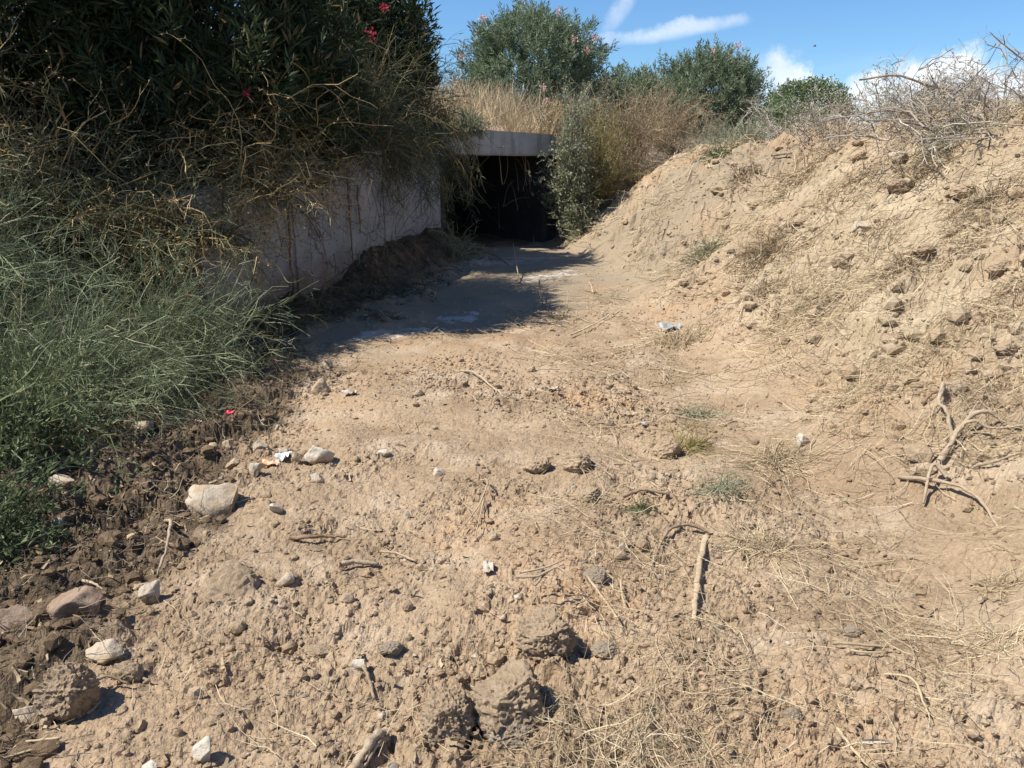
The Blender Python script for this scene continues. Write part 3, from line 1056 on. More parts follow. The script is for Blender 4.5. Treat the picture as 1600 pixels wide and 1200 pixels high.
oleander('low bushy oleander joining the foot of the rounded one', gpos(4.6, 24.4, -.1), 1.6, 2.3, 1300, OLEANDER_FAR, 24, (), .14)

# distant tree right of the oleanders
g = np.random.default_rng(77)


def tree(label, base, hgt, wid, nl, mat, seed):
    g = np.random.default_rng(seed)
    root = thing('round_tree', label, 'tree', base)
    k = 8
    tr = grow(g, np.zeros((1, 3)), np.array([(0, 0, 1.)]), np.array([hgt * .55]), k, 0, .04)
    B, D, _, _ = sprout(g, tr, 26, .35, 1, .9)
    P = grow(g, B, D + (0, 0, .3), hgt * .36 * g.uniform(.6, 1.1, 26), 6, 0, .12)
    acc = Acc()
    tubes(acc, tr, taper(1, k, .14, .06), 7)
    tubes(acc, P, taper(26, 6, .05, .012, g), 4, g.random(26))
    obj('trunk', acc, BARK, root)
    d = unit(g.normal(size=(nl, 3)))
    lob = 1 + .25 * fbm3(d * 2, seed, 3)
    C = d * (g.uniform(.3, 1, nl) ** .4 * lob)[:, None] * np.array((wid / 2, wid / 2, hgt * .42)) + (0, 0, hgt * .56)
    kp = fbm3(C * 1.1, seed + 4, 2) > -.3
    C = C[kp]
    acc = Acc()
    leaves(acc, C, g.normal(size=(len(C), 3)) + (0, 0, .4), .17 * g.uniform(.6, 1.2, len(C)), .07, g, np.clip(.5 + .3 * fbm3(C * 1.4, seed + 8, 2) + .15 * g.normal(size=len(C)), 0, 1))
    obj('crown', acc, mat, root)


FARLEAF = leaf_mat('far_tree_leaf', [(0, (0.08, 0.12, 0.05)), (0.5, (0.14, 0.19, 0.085)), (1, (0.23, 0.27, 0.13))], .25)
tree('distant round green tree right of the oleanders, behind the weeds', gpos(14.0, 39, -.2), 3.3, 4.4, 15000, FARLEAF, 5)
tree('distant low yellowish tree left of the round green one', gpos(11.9, 36, -.3), 2.1, 4.0, 9000, FARLEAF, 6)

# foreground left: green broom, leafy plants, dry tangles over the wall
bush('broom_shrub', 'large green broom bush with thin leafless stems on the left edge', 'shrub', gpos(-3.2, 4.9), (1.35, 1.3, 1.15), 240, 1912, 9734, 0,
     BROOM, 31, .0042, f3=.095, ang=.7, droop=.13, bias=(.55, -.15, .75), wob=.17, spread=1.0, stem_tint=(.5, .2))
bush('broom_shrub', 'green broom bush arching over the stones at the foot of the wall', 'shrub', gpos(-2.72, 5.85), (1.0, .95, 1.35), 170, 1402, 7113, 0,
     BROOM, 32, .004, f3=.095, ang=.7, droop=.15, bias=(.45, -.2, .7), wob=.18, stem_tint=(.55, .22))
bush('broom_shrub', 'green broom bush at the far left, behind the leafy plant', 'shrub', gpos(-4.2, 5.6), (1.3, 1.2, 1.3), 200, 1530, 7488, 0,
     BROOM, 33, .0042, f3=.095, ang=.7, droop=.12, bias=(.4, -.25, .8), wob=.17, stem_tint=(.45, .2))
bush('leafy_plant', 'bright green leafy plant on the left edge below the broom', 'plant', gpos(-2.85, 3.95), (.75, .7, .85), 90, 357, 792, 3744,
     GREENLEAF, 34, .005, (.05, .017), droop=.1, bias=(.15, -.1, 1.0), stem_tint=(.5, .15))
bush('leafy_plant', 'small shaded leafy plant at the left edge above the dark rocks', 'plant', gpos(-2.35, 3.1), (.5, .55, .62), 60, 221, 504, 2160,
     GREENLEAF, 35, .004, (.04, .015), droop=.14, bias=(.1, -.1, .9), stem_tint=(.35, .15))

TANG = dict(droop=.12, wob=.24)
bush('dry_shrub', 'tangled yellow-brown dry shrub hanging over the near end of the wall', 'shrub', (-2.5, 7.9, 1.45), (1.2, 1.35, 1.2), 120, 765, 1872, 2304,
     DRYTWIG, 41, .0068, (.030, .013), droop=.15, bias=(.30, -.40, .05), wob=.30, stem_tint=(.58, .34), ang=.8, spread=1.3)
bush('dry_shrub', 'brown dry shrub spilling down behind the broom, left of the bare wall', 'shrub', (-2.9, 6.75, 1.0), (1.1, 1.1, .95), 110, 680, 1584, 2160,
     DRYTWIG, 42, .0068, (.028, .013), droop=.13, bias=(.35, -.4, .2), wob=.30, stem_tint=(.5, .36), ang=.8, spread=1.3)
bush('dry_shrub', 'olive-brown twiggy shrub at the upper left, below the dark oleander', 'shrub', gpos(-3.8, 6.8, .15), (1.7, 1.3, 1.6), 110, 680, 1728, 3744,
     DRYTWIG, 43, .0068, (.030, .013), droop=.10, bias=(.3, -.35, .4), wob=.28, stem_tint=(.32, .34), ang=.8, spread=1.3)
bush('dry_shrub', 'olive twiggy shrub at the far left edge, above the broom', 'shrub', gpos(-4.7, 6.3, .1), (1.6, 1.3, 1.55), 100, 680, 1584, 3456,
     DRYTWIG, 45, .0068, (.030, .013), droop=.10, bias=(.3, -.3, .45), wob=.28, stem_tint=(.38, .36), ang=.8, spread=1.3)
bush('dry_shrub', 'dark twiggy shrub between the oleanders and the yellow tangle', 'shrub', (-2.9, 8.1, 1.7), (1.7, 1.3, 1.75), 120, 765, 2016, 5040,
     DRYTWIG, 44, .007, (.030, .013), droop=.11, bias=(.3, -.45, .4), wob=.26, stem_tint=(.28, .34), ang=.8, spread=1.2)
bush('feathery_shrub', 'dark feathery shrub draped over the middle of the wall', 'shrub', (-2.05, 10.2, 1.85), (1.2, 1.4, 1.7), 200, 1445, 6480, 9360,
     FEATHER, 51, .006, (.035, .007), droop=.17, bias=(.4, -.45, .45), wob=.17, tips=True, stem_tint=(.35, .18), twigmat=DRYTWIG)
bush('feathery_shrub', 'dark green feathery shrub hanging down the wall beside the culvert mouth', 'shrub', (-1.5, 12.1, 2.0), (1.1, 1.2, 1.9), 220, 1615, 7200, 10080,
     FEATHER, 52, .006, (.035, .007), droop=.25, bias=(.15, -.55, .10), wob=.16, tips=True, stem_tint=(.45, .18), twigmat=DRYTWIG)
bush('feathery_shrub', 'sunlit green feathery clump on top of the wall under the red-flowered oleander', 'shrub', (-1.72, 12.0, 2.15), (.65, .6, .8), 70, 510, 2304, 3600,
     FEATHER, 53, .005, (.035, .007), droop=.10, bias=(.25, -.2, .8), wob=.16, tips=True, stem_tint=(.88, .12))
bush('broom_shrub', 'wiry green broom growing at the wall foot in front of the culvert mouth', 'shrub', gpos(-.95, 12.5), (.6, .55, .75), 34, 170, 468, 0,
     BROOM, 54, .0055, droop=.12, bias=(.2, -.2, .7), wob=.2, stem_tint=(.6, .2))
bush('twiggy_shrub', 'bare yellow-green twigs poking across the left side of the culvert mouth', 'shrub', (-1.3, 13.1, 1.2), (.5, .5, .55), 9, 45, 110, 160,
     YELLEAF, 55, .007, (.03, .012), droop=.06, bias=(.8, -.35, .1), wob=.24, stem_tint=(.5, .2))
bush('leafy_shrub', 'small grey-green leafy shrub growing over the left end of the lintel', 'shrub', (-.75, 14.05, 2.2), (.42, .4, .42), 40, 187, 504, 1872,
     GREYLEAF, 56, .005, (.05, .02), droop=.16, bias=(0, -.5, .5), stem_tint=(.35, .2))

# shrubs right of the culvert mouth
bush('leafy_shrub', 'grey-green leafy shrub at the right jamb of the culvert mouth', 'shrub', gpos(1.1, 15.0, -.1), (.5, .6, 2.9), 90, 476, 1584, 7920,
     GREYLEAF, 61, .008, (.06, .028), droop=.06, bias=(-.1, -.1, 1.2), stem_tint=(.4, .2))
bush('leafy_shrub', 'low grey-green shrub at the foot of the slope below the jamb shrub', 'shrub', gpos(1.3, 14.8, -.1), (.5, .55, .85), 60, 289, 864, 3960,
     GREYLEAF, 62, .006, (.055, .024), droop=.08, bias=(-.1, -.2, .9), stem_tint=(.35, .2))
bush('brushy_shrub', 'yellow-green bushy shrub in the middle of the slope right of the culvert', 'shrub', gpos(1.7, 15.35, -.1), (.75, .8, 2.1), 110, 544, 1800, 7200,
     YELLEAF, 63, .006, (.045, .014), droop=.05, bias=(-.1, -.1, 1.1), stem_tint=(.5, .25))
bush('brushy_shrub', 'dry brown brush above the yellow-green shrub on the slope', 'shrub', gpos(2.4, 16.5, -.1), (1.3, 1.1, 1.7), 130, 680, 2304, 6480,
     DRYLEAF, 64, .006, (.035, .012), droop=.04, bias=(-.05, -.1, 1.0), stem_tint=(.5, .25))
bush('brushy_shrub', 'grey-green brush behind the right end of the lintel', 'shrub', gpos(1.4, 17.0, -.1), (1.2, 1.0, 1.2), 100, 510, 1728, 6480,
     GREYLEAF, 65, .006, (.045, .016), droop=.05, bias=(0, -.1, .9), stem_tint=(.5, .2))
bush('brushy_shrub', 'pinkish dry brush at the crest right of the culvert', 'shrub', gpos(3.4, 17.8, -.1), (1.5, 1.1, 1.5), 130, 680, 2304, 6480,
     DRYLEAF, 66, .006, (.035, .012), droop=.04, bias=(0, -.1, 1.0), stem_tint=(.65, .25))
bush('brushy_shrub', 'olive-grey brush on the crest behind the bare earth shoulder', 'shrub', gpos(4.6, 18.2, -.1), (1.6, 1.1, 1.3), 120, 637, 2160, 6480,
     GREYLEAF, 67, .006, (.045, .014), droop=.04, bias=(0, -.1, 1.0), stem_tint=(.6, .25))
bush('brushy_shrub', 'straw-coloured brush left of the bare earth shoulder', 'shrub', gpos(2.35, 15.7, -.1), (1.0, .9, 1.4), 110, 544, 1872, 5040,
     DRYLEAF, 68, .005, (.035, .012), droop=.04, bias=(-.15, -.1, 1.0), stem_tint=(.7, .2))

# ------------------------------------------------------------------ dry grass (uncountable) and its tufts


def grass_patch(name, pts, lo, hi, w, mat, seed, tint, per=3, lean=.25, **tags):
    g = np.random.default_rng(seed)
    B = np.repeat(pts, per, 0) + np.concatenate([g.normal(size=(len(pts) * per, 2)) * .04, np.full((len(pts) * per, 1), -.03)], 1)
    n = len(B)
    D = g.normal(size=(n, 3)) * lean + (0, 0, 1)
    P = grow(g, B, D, g.uniform(lo, hi, n), 5, .08, .10)
    acc = Acc()
    W = np.linspace(1, .3, 5)[None] * w * g.uniform(.6, 1.3, (n, 1))
    tone = np.clip(tint + .25 * fbm(B[:, 0] * .9, B[:, 1] * .9, 2, seed) + g.normal(0, .15, n), 0, 1)
    blades(acc, P, W, g, tone)
    return obj(name, acc, mat, **tags)


g = np.random.default_rng(91)
u, v = g.uniform(-2.5, 4.2, 7000), g.uniform(0.35, 7.5, 7000)
X, Y = CUL_A[0] + u * CUL_U[0] + v * CUL_N[0], CUL_A[1] + u * CUL_U[1] + v * CUL_N[1]
k = fbm(X * 1.2, Y * 1.2, 2, 3) > -.25
X, Y = X[k], Y[k]
grass_patch('dry_grass', np.stack([X, Y, height(X, Y)], -1), .4, .95, .014, STRAW, 1, .45, 2, .35, kind='stuff',
            label='tall dry straw-coloured grass over the culvert bank', cat=None)
X, Y = g.uniform(3.2, 12, 6500), g.uniform(13.0, 26, 6500)
k = (X > np.interp(Y, FY, CX) + .15) & (fbm(X * .8, Y * .8, 2, 3) > -.15)
X, Y = X[k], Y[k]
grass_patch('dry_weeds', np.stack([X, Y, height(X, Y)], -1), .25, .62, .013, GREYLEAF, 2, .75, 3, .4, kind='stuff',
            label='grey-green dry weeds on the flat behind the bare earth shoulder')
p0 = gpos(.85, 16.6)
tuft = thing('grass_tuft', 'orange-brown tuft of tall dry grass behind the lintel', 'grass tuft', p0)
pts = np.concatenate([g.normal(size=(240, 2)) * .17, np.zeros((240, 1))], 1)
o = grass_patch('blades', pts, .4, .85, .012, ORANGEGRASS, 3, .5, 1, .18)
o.parent = tuft

# ------------------------------------------------------------------ thistles, brush pile and dead branches on the crest of the heap


def crest(px, py, Y):
    p = at_depth(px, py, Y)
    return gpos(p[0], p[1], -.06)


for px, Y, sz, lab, m, sd in ((1228, 12.0, .75, 'bare grey thistle with branching heads standing before the round tree', GREYTWIG, 71),
                              (1275, 11.0, .62, 'grey dry weed just right of the thistle on the crest', GREYTWIG, 72),
                              (1335, 10.2, .60, 'pale grey feathery weed in the middle of the crest', GREYTWIG, 73),
                              (1390, 9.8, .62, 'dusty grey-green weed left of the dead branch', GREYLEAF, 74),
                              (1440, 9.2, .55, 'dusty grey weed under the arching dead branch', GREYTWIG, 75),
                              (1490, 8.8, .5, 'low grey weed right below the brush pile', GREYTWIG, 76),
                              (1180, 13.2, .42, 'small grey weed at the left end of the crest', GREYLEAF, 77)):
    bush('dry_weed', lab, 'weed', crest(px, 215, Y), (sz * 1.5, sz * 1.0, sz * 1.1), 30 if sd > 71 else 12, 200, 700, 1800 if sd > 71 else 160, m, sd, .005,
         (.026, .012), droop=.03, bias=(0, 0, 1.1), wob=.16, stem_tint=(.6, .25))
bush('brush_pile', 'heap of grey-brown dead brush at the top right corner', 'brush pile', crest(1590, 175, 7.6), (1.1, .9, .85), 140, 800, 2000, 600, GREYTWIG, 79, .007,
     (.03, .012), droop=.09, bias=(-.15, 0, .55), wob=.26, stem_tint=(.3, .25), pad=1.2, ang=.9)
bush('brush_pile', 'low mat of grey-brown twigs below the dead brush heap', 'brush pile', crest(1560, 205, 7.3), (.9, .7, .25), 50, 260, 600, 200, GREYTWIG, 80, .006,
     (.03, .012), droop=.09, bias=(-.3, -.2, .3), wob=.25, stem_tint=(.5, .25), pad=1.4, ang=.9)


def stick(name, label, pix, rad, mat, lift=0.0, sides=6, taper_to=.55, seed=0, cat='stick', twigs=(), Y=None, flat=None, group=None):
    """a branch lying on the ground along points of the photograph; lift = height over the ground at each point"""
    g = np.random.default_rng(seed + 500)
    lf = np.broadcast_to(lift, (len(pix),))

    def run(pp, lfs):
        q = []
        for (a, b), h in zip(pp, lfs):
            p = spot(a, b)[0] if Y is None else at_depth(a, b, Y)
            q.append(p + (0, 0, h))
        return catmull(q, 6)
    C = run(pix, lf)
    C[:, 2] += rad * .7
    if Y is None:
        lo = height(C[:, 0], C[:, 1]) + rad * .3
        C[:, 2] = np.where(np.arange(len(C)) % 1 == 0, np.maximum(C[:, 2], lo), C[:, 2])
    o = C[0].copy()
    C = C - o + rad * .16 * g.normal(size=C.shape)
    acc = Acc()
    n = len(C)
    rads = rad * (1 - (1 - taper_to) * np.linspace(0, 1, n)) * (1 + .14 * g.normal(size=n))
    tubes(acc, C[None], rads[None], sides, g.random(1), cap=sides == 6)
    if flat is not None:
        acc.V[-1] = acc.V[-1] * (1, 1, flat) + (0, 0, rad * (1 - flat) * .3)
    for tw, tl, tr in twigs:
        T = run(tw, np.broadcast_to(tl, (len(tw),))) - o
        T[:, 2] += tr
        tubes(acc, T[None], (tr * np.linspace(1, .5, len(T)))[None], 6, .5, cap=True)
    return obj(name, acc, mat, smooth=True, loc=o, label=label, cat=cat, group=group)


stick('dead_branch', 'long thin dead branch arching against the clouds on the crest', [(1342, 126), (1400, 119), (1440, 131), (1478, 140), (1530, 146)], .011, GREYWOOD, Y=8.8, taper_to=1.4, cat='branch',
      twigs=[([(1478, 138), (1474, 152), (1478, 178)], 0, .013), ([(1430, 127), (1455, 140), (1470, 150)], 0, .006)])
stick('dead_branch', 'dead twig sticking up in front of the sky at the right edge', [(1600, 95), (1565, 68), (1545, 50)], .007, BARK, Y=7.5, taper_to=.4, cat='branch')
stick('dead_branch', 'white arched twig over the hole on the bare earth shoulder', [(1103, 250), (1112, 232), (1128, 226), (1150, 240)], .018, GREYWOOD, (0, .16, .2, 0.02), cat='branch')

# things lying on the heap and the track: branches
stick('crooked_branch', 'crooked bent root standing out of the bank at the right, left of the long roots', [(1466, 652), (1459, 680), (1470, 698), (1484, 716)], .013, GREYWOOD, (.05, .10, .10, .02), seed=1, cat='branch', taper_to=.8)
stick('crooked_branch', 'thick curved root raised off the right bank', [(1466, 738), (1500, 708), (1530, 692), (1562, 684)], .014, GREYWOOD, (.03, .08, .09, .05), seed=2, cat='branch', taper_to=.6)
stick('crooked_branch', 'long root crossing the curved one on the right bank', [(1470, 716), (1510, 708), (1545, 704), (1620, 694)], .009, GREYWOOD, (.04, .09, .06, .04), seed=3, cat='branch', taper_to=.8)
stick('crooked_branch', 'long brown branch with a short upright twig low on the right bank', [(1402, 760), (1450, 766), (1500, 776), (1532, 792), (1562, 826)], .011, GREYWOOD, (.02, .05, .06, .05, .0), seed=4, cat='branch',
      twigs=[([(1478, 757), (1452, 758), (1442, 790)], (.04, .10, .01), .012)])
stick('crooked_branch', 'thin curly root near the right edge above the long brown branch', [(1520, 742), (1555, 748), (1585, 745), (1610, 750)], .007, GREYWOOD, (.02, .04, .05, .02), seed=5, cat='branch')
stick('wood_lath', 'flat pale strip of wood lying upright in the picture on the straw', [(1102, 853), (1092, 895), (1087, 940), (1082, 988)], .015, PALEWOOD, (.03, .025, .02, .005), seed=6, cat='wood strip', taper_to=.7, flat=.45)
stick('reed_stalk', 'pale thin reed lying left of the flat wood strip', [(914, 918), (940, 953), (965, 992)], .0055, PALEWOOD, (.02, .03, .04), seed=7, cat='reed')
stick('reed_stalk', 'short white reed between the thin reed and the flat wood strip', [(969, 924), (972, 945), (976, 966)], .005, STRAW, (.03, .02, .02), seed=8, cat='reed')
stick('bent_root', 'looped brown root left of the top of the wood strip', [(1110, 838), (1075, 834), (1045, 846), (1028, 868), (1010, 905)], .009, BARK, (.01, .02, .02, .015, .0), seed=9, cat='root')
stick('fallen_branch', 'short brown branch beside the small green tuft in the middle', [(972, 783), (1005, 784), (1045, 788)], .012, BARK, (.02, .03, .02), seed=10, cat='branch')
stick('bent_root', 'thin forked root casting a shadow in the middle of the track', [(752, 757), (762, 772), (748, 800), (714, 838)], .005, PALEWOOD, (.02, .06, .05, .02), seed=11, cat='root', twigs=[([(760, 775), (750, 815), (742, 850)], (.05, .05, .02), .004)])
stick('bent_root', 'dark root half sunk in the soil left of the middle', [(455, 842), (480, 847), (505, 838), (540, 836)], .010, ROOT, (.0, .02, .02, .01), seed=12, cat='root')
stick('weathered_root', 'grey split root at the bottom edge, left of the clods', [(602, 1143), (585, 1165), (560, 1188), (540, 1210)], .013, GREYWOOD, (.02, .03, .025, .02), seed=13, cat='root', taper_to=1.2, twigs=[([(606, 1146), (592, 1166), (570, 1190), (552, 1212)], (.015, .02, .02, .01), .009), ([(598, 1142), (578, 1160), (548, 1186), (530, 1206)], (.01, .015, .02, .01), .007), ([(585, 1160), (568, 1166), (552, 1164)], (.02, .03, .01), .005)])
stick('bent_root', 'brown root trailing below the white stone near the bottom', [(566, 1040), (576, 1062), (584, 1086)], .008, BARK, (.03, .02, .01), seed=14, cat='root')
stick('bent_root', 'grey hooked root on the dark soil at the left, lower of two', [(262, 830), (271, 850), (262, 878), (246, 902)], .009, GREYWOOD, (.03, .06, .05, .01), seed=15, cat='root')
stick('bent_root', 'thick brown root below the bush at the left, beside the pale shards', [(128, 735), (140, 722), (158, 716)], .016, BARK, (.02, .05, .02), seed=16, cat='root')
stick('bent_root', 'pale curved root poking up from the dark soil at the left', [(130, 745), (145, 735), (150, 715), (165, 712)], .010, GREYWOOD, (.0, .03, .08, .08), seed=17, cat='root')
stick('broken_stick', 'pale broken stick hanging out of the broom bush', [(258, 618), (266, 630), (276, 640)], .012, PALEWOOD, (.22, .18, .12), seed=18, cat='stick')
stick('broken_stick', 'short stick lying left of the pale brown stone', [(132, 925), (150, 938), (165, 945)], .007, PALEWOOD, (.03, .03, .02), seed=19, cat='stick')
stick('broken_stick', 'white splintered twig beside the round clod at the lower left', [(148, 1098), (172, 1086), (204, 1081)], .006, STRAW, (.05, .04, .02), seed=20, cat='stick', twigs=[([(130, 1110), (146, 1106), (160, 1095)], (.02, .03, .03), .004)])
stick('reed_stalk', 'split pale reed lying level on the lower right ground', [(1300, 1014), (1330, 1022), (1386, 1026)], .007, STRAW, (.02, .02, .02), seed=21, cat='reed', twigs=[([(1325, 1027), (1350, 1030), (1384, 1031)], .01, .005)])
stick('reed_stalk', 'pale stalk at the bottom edge right of the middle', [(1307, 1142), (1330, 1165), (1356, 1196)], .006, STRAW, (.03, .02, .01), seed=22, cat='reed')
stick('reed_stalk', 'dry stalk with a frayed end right of the split reed', [(1380, 1062), (1420, 1086), (1440, 1112), (1458, 1132)], .005, STRAW, (.02, .04, .03, .0), seed=23, cat='reed')
stick('reed_stalk', 'long straw on the middle of the right bank', [(1252, 388), (1280, 372), (1306, 354)], .010, STRAW, (.03, .04, .05), seed=24, cat='reed')
stick('reed_stalk', 'long thin straw higher on the right bank, right of the pale block', [(1360, 320), (1400, 302), (1440, 288)], .008, STRAW, (.03, .05, .03), seed=25, cat='reed')
stick('fallen_branch', 'dark branch lying near the crest of the heap', [(1205, 251), (1222, 246), (1236, 245)], .022, BARK, (.02, .06, .05), seed=26, cat='branch')
stick('reed_stalk', 'white straw crossing the track in the middle distance', [(890, 528), (930, 508), (965, 490)], .009, STRAW, (.02, .03, .02), seed=27, cat='reed')
stick('bent_root', 'long thin root running across the sunlit track below the shade', [(708, 580), (740, 586), (765, 605), (795, 625)], .009, PALEWOOD, (.01, .03, .02, .0), seed=28, cat='root')
stick('bent_root', 'pale root lying left of the white plastic scrap', [(592, 864), (620, 867), (650, 878)], .006, PALEWOOD, (.02, .03, .02), seed=29, cat='root')
stick('fallen_branch', 'grey dry branch lying left of the pale root near the middle', [(530, 888), (556, 883), (592, 882)], .011, GREYWOOD, (.02, .02, .01), seed=30, cat='branch', taper_to=.8)
stick('bent_root', 'small rust-brown root above the crooked ones on the bank', [(1438, 650), (1452, 640), (1468, 634), (1478, 640)], .009, ROOT, (.02, .04, .04, .01), seed=31, cat='root')
stick('bent_root', 'pale root fringe on top of the overhanging clod', [(806, 958), (840, 966), (870, 962), (893, 972)], .006, GREYWOOD, (.12, .14, .15, .12), seed=32, cat='root', twigs=[([(812, 952), (850, 958), (880, 950)], (.12, .15, .14), .005), ([(835, 975), (856, 962), (880, 958)], (.11, .14, .14), .005)])
stick('broken_stick', 'thin dry twig standing in the culvert shade', [(812, 440), (806, 425), (802, 410)], .010, GREYWOOD, (.0, .15, .3), seed=33, cat='stick')
stick('broken_stick', 'curved dry twig beside the small straw tuft in the middle distance', [(842, 462), (846, 478), (862, 490)], .009, BARK, (.15, .08, .0), seed=34, cat='stick')
stick('fallen_branch', 'dark thin branch lying in front of the culvert mouth', [(738, 404), (770, 406), (795, 416)], .014, ROOT, (.1, .05, .0), seed=35, cat='branch')
stick('reed_stalk', 'bright straw bundle at the lower left corner', [(0, 1195), (45, 1178), (100, 1172)], .006, STRAW, (.01, .03, .02), seed=36, cat='reed', twigs=[([(5, 1199), (60, 1184), (95, 1180)], .02, .004)])

# roots hanging down the wall
for a, b, lab, sd in ((545, 300, 'long dark root hanging down the middle of the wall', 1), (558, 330, 'short dark root hanging right of the long one on the wall', 2), (478, 395, 'dark root hanging at the left wall joint', 3)):
    Yw = {1: 10.05, 2: 10.35, 3: 8.55}[sd]
    xw = wall_x(Yw) + .03
    zt, zb = {1: (1.5, .28), 2: (1.35, .72), 3: (1.2, .1)}[sd]
    g = np.random.default_rng(sd)
    zz = np.linspace(zt, zb, 14)
    C = np.stack([np.full(14, 0.0), .02 * g.normal(size=14).cumsum() * .6, zz - zt], -1)
    C[:, 0] = C[:, 1] * .23 + .012
    acc = tubes(Acc(), C[None], taper(1, 14, .016, .008), 5)
    B, D, _, _ = sprout(g, C[None], 9, .1, .95, 1.0)
    D[:, 0] = np.abs(D[:, 0]) * .3
    tubes(acc, grow(g, B, D, .12, 4, .2, .2), taper(9, 4, .007, .003), 3)
    obj('hanging_root', acc, ROOT, loc=(xw, Yw, zt), label=lab, cat='root')

# ------------------------------------------------------------------ stones and clods


def stone(label, px, py, w, h, kind, mat, seed, depth=1.0, sink=.3, sub=3, name=None, cat=None, group=None, tilt=.25, tint=0.0):
    g = np.random.default_rng(seed + 900)
    p, t = spot(px, py + h * .35)
    s = t / FPX
    v, f = rock_shape(g, sub, kind)
    sz = np.array((w * s / 2, w * s / 2 * depth, h * s / 2 * 1.05))
    V = v * sz
    a, b = g.normal(0, tilt, 2)
    ca, sa, cb, sb = math.cos(a), math.sin(a), math.cos(b), math.sin(b)
    V = V @ np.array(((ca, 0, sa), (0, 1, 0), (-sa, 0, ca))) @ np.array(((1, 0, 0), (0, cb, -sb), (0, sb, cb)))
    V[:, 2] += sz[2] * (1 - 2 * (min(.45, sink + .07) if kind == 'stone' else sink))
    acc = Acc().add(V, f, tint)
    nm = name or ('stone' if kind == 'stone' else 'earth_clod')
    return obj(nm, acc, mat, smooth=kind == 'stone' and sub > 3, loc=p, label=label, cat=cat or ('stone' if kind == 'stone' else 'clod'), group=group)


stone('largest pale angular boulder, lying on the dark soil at the left', 345, 762, 98, 78, 'stone', LIME, 1, .8, .22, 4, 'boulder', 'boulder')
stone('white triangular stone with a pointed top right of the boulder', 500, 708, 46, 40, 'stone', WHITE, 2, .7, .2, 4)
stone('rounded brown stone at the edge of the wall shade', 500, 605, 34, 34, 'stone', BROWN, 3, .9, .2, 4)
stone('big round brown clod at the lower left', 110, 1083, 86, 88, 'clod', CLOD, 4, .9, .18, 5, tilt=.1)
stone('pale stone with a shaded side left of the big round clod', 42, 1103, 44, 34, 'stone', LIME, 5, .9, .2, 4)
stone('pale flat stone just above the big round clod', 168, 1030, 56, 36, 'stone', LIME, 6, .9, .3, 4)
stone('tan clod right of the pale flat stone, beside the big round clod', 200, 1052, 48, 36, 'clod', CLOD, 7, .9, .3, 4)
stone('small round pebble below the pale stone at the lower left', 72, 1127, 22, 22, 'stone', BROWN, 8, .9, .2, 3)
stone('pale brown block right of the dark soil, with its shadow to the right', 238, 932, 36, 34, 'stone', LIME, 9, .9, .2, 4)
stone('flat tan slab half buried in the track at the left', 360, 916, 92, 40, 'clod', CLOD, 10, 1.0, .4, 4)
stone('pinkish pale stone right of the tan slab', 447, 900, 32, 26, 'stone', LIME, 11, .9, .25, 4)
stone('white oval stone near the bottom edge at the left', 317, 1158, 36, 48, 'stone', WHITE, 12, .8, .2, 4)
stone('crumbly square clod left of the biggest one at the bottom', 700, 1110, 82, 88, 'clod', CLOD, 13, 1.0, .22, 5, tilt=.08, tint=.2)
stone('biggest mushroom-shaped clod at the bottom centre', 800, 1080, 128, 104, 'clod', CLOD, 14, 1.0, .25, 5, tilt=.08)
stone('grey crumbly lump under the near side of the biggest clod', 800, 1118, 92, 62, 'clod', CLOD_GREY, 15, .9, .2, 5, tilt=.08)
stone('jagged clod with a root fringe behind the biggest one', 852, 985, 90, 84, 'clod', CLOD, 16, .9, .15, 5, tilt=.08, tint=.3)
stone('large soil-caked boulder in the dark bed at the left edge', 122, 958, 84, 62, 'stone', DARKST, 17, 1.0, .3, 4, 'boulder', 'boulder')
stone('dark shaded boulder at the very left edge', 28, 955, 84, 60, 'stone', DARKST, 18, 1.0, .3, 4, 'boulder', 'boulder')
stone('white stone with a brown root under it near the bottom', 560, 1030, 30, 28, 'stone', WHITE, 19, .8, .2, 3)
stone('small white stone in the middle of the track', 687, 737, 20, 16, 'stone', WHITE, 20, .8, .2, 3)
stone('flat yellowish shard in the middle left of the track', 602, 710, 24, 11, 'stone', WHITE, 21, .8, .2, 3)
stone('white stone lying in the straw at the foot of the right bank', 1256, 680, 30, 24, 'stone', WHITE, 22, .8, .25, 4)
stone('large pale block sunk in the middle of the right bank', 1350, 350, 48, 26, 'stone', LIME, 23, .8, .3, 4)
stone('pale squarish block near the crest of the right bank', 1398, 258, 30, 22, 'stone', LIME, 24, .9, .3, 4)
stone('brown rock at the right corner of the culvert mouth', 850, 368, 18, 15, 'stone', BROWN, 25, .9, .2, 3)
stone('small brown rock right of the culvert corner rock', 884, 374, 13, 8, 'stone', BROWN, 26, .9, .2, 3)
stone('tan clod with a deep shadow in the middle of the track', 900, 724, 50, 36, 'clod', CLOD, 27, .9, .2, 4)
stone('tan clod left of the shadowed one in the middle of the track', 838, 724, 44, 28, 'clod', CLOD, 28, .9, .35, 4)
stone('large tan clod with straw on its right side, right of the middle', 1044, 695, 44, 36, 'clod', CLOD, 29, .9, .25, 4)
stone('small dark-shadowed stone in the far middle of the track', 830, 577, 14, 12, 'stone', BROWN, 30, .9, .2, 3)
stone('upright white shard right of the largest boulder', 430, 796, 24, 32, 'stone', WHITE, 31, .6, .2, 3)
stone('pale stone touching the largest boulder on its upper right', 402, 742, 24, 26, 'stone', LIME, 32, .9, .2, 3)
stone('pale pointed stone behind the litter scrap', 446, 714, 20, 24, 'stone', LIME, 33, .8, .2, 3)
stone('brown pointed stone right of the litter scrap', 462, 720, 20, 22, 'stone', BROWN, 34, .8, .2, 3)
stone('flat reddish stone just above the largest boulder', 366, 726, 26, 15, 'stone', BROWN, 35, .9, .25, 3)
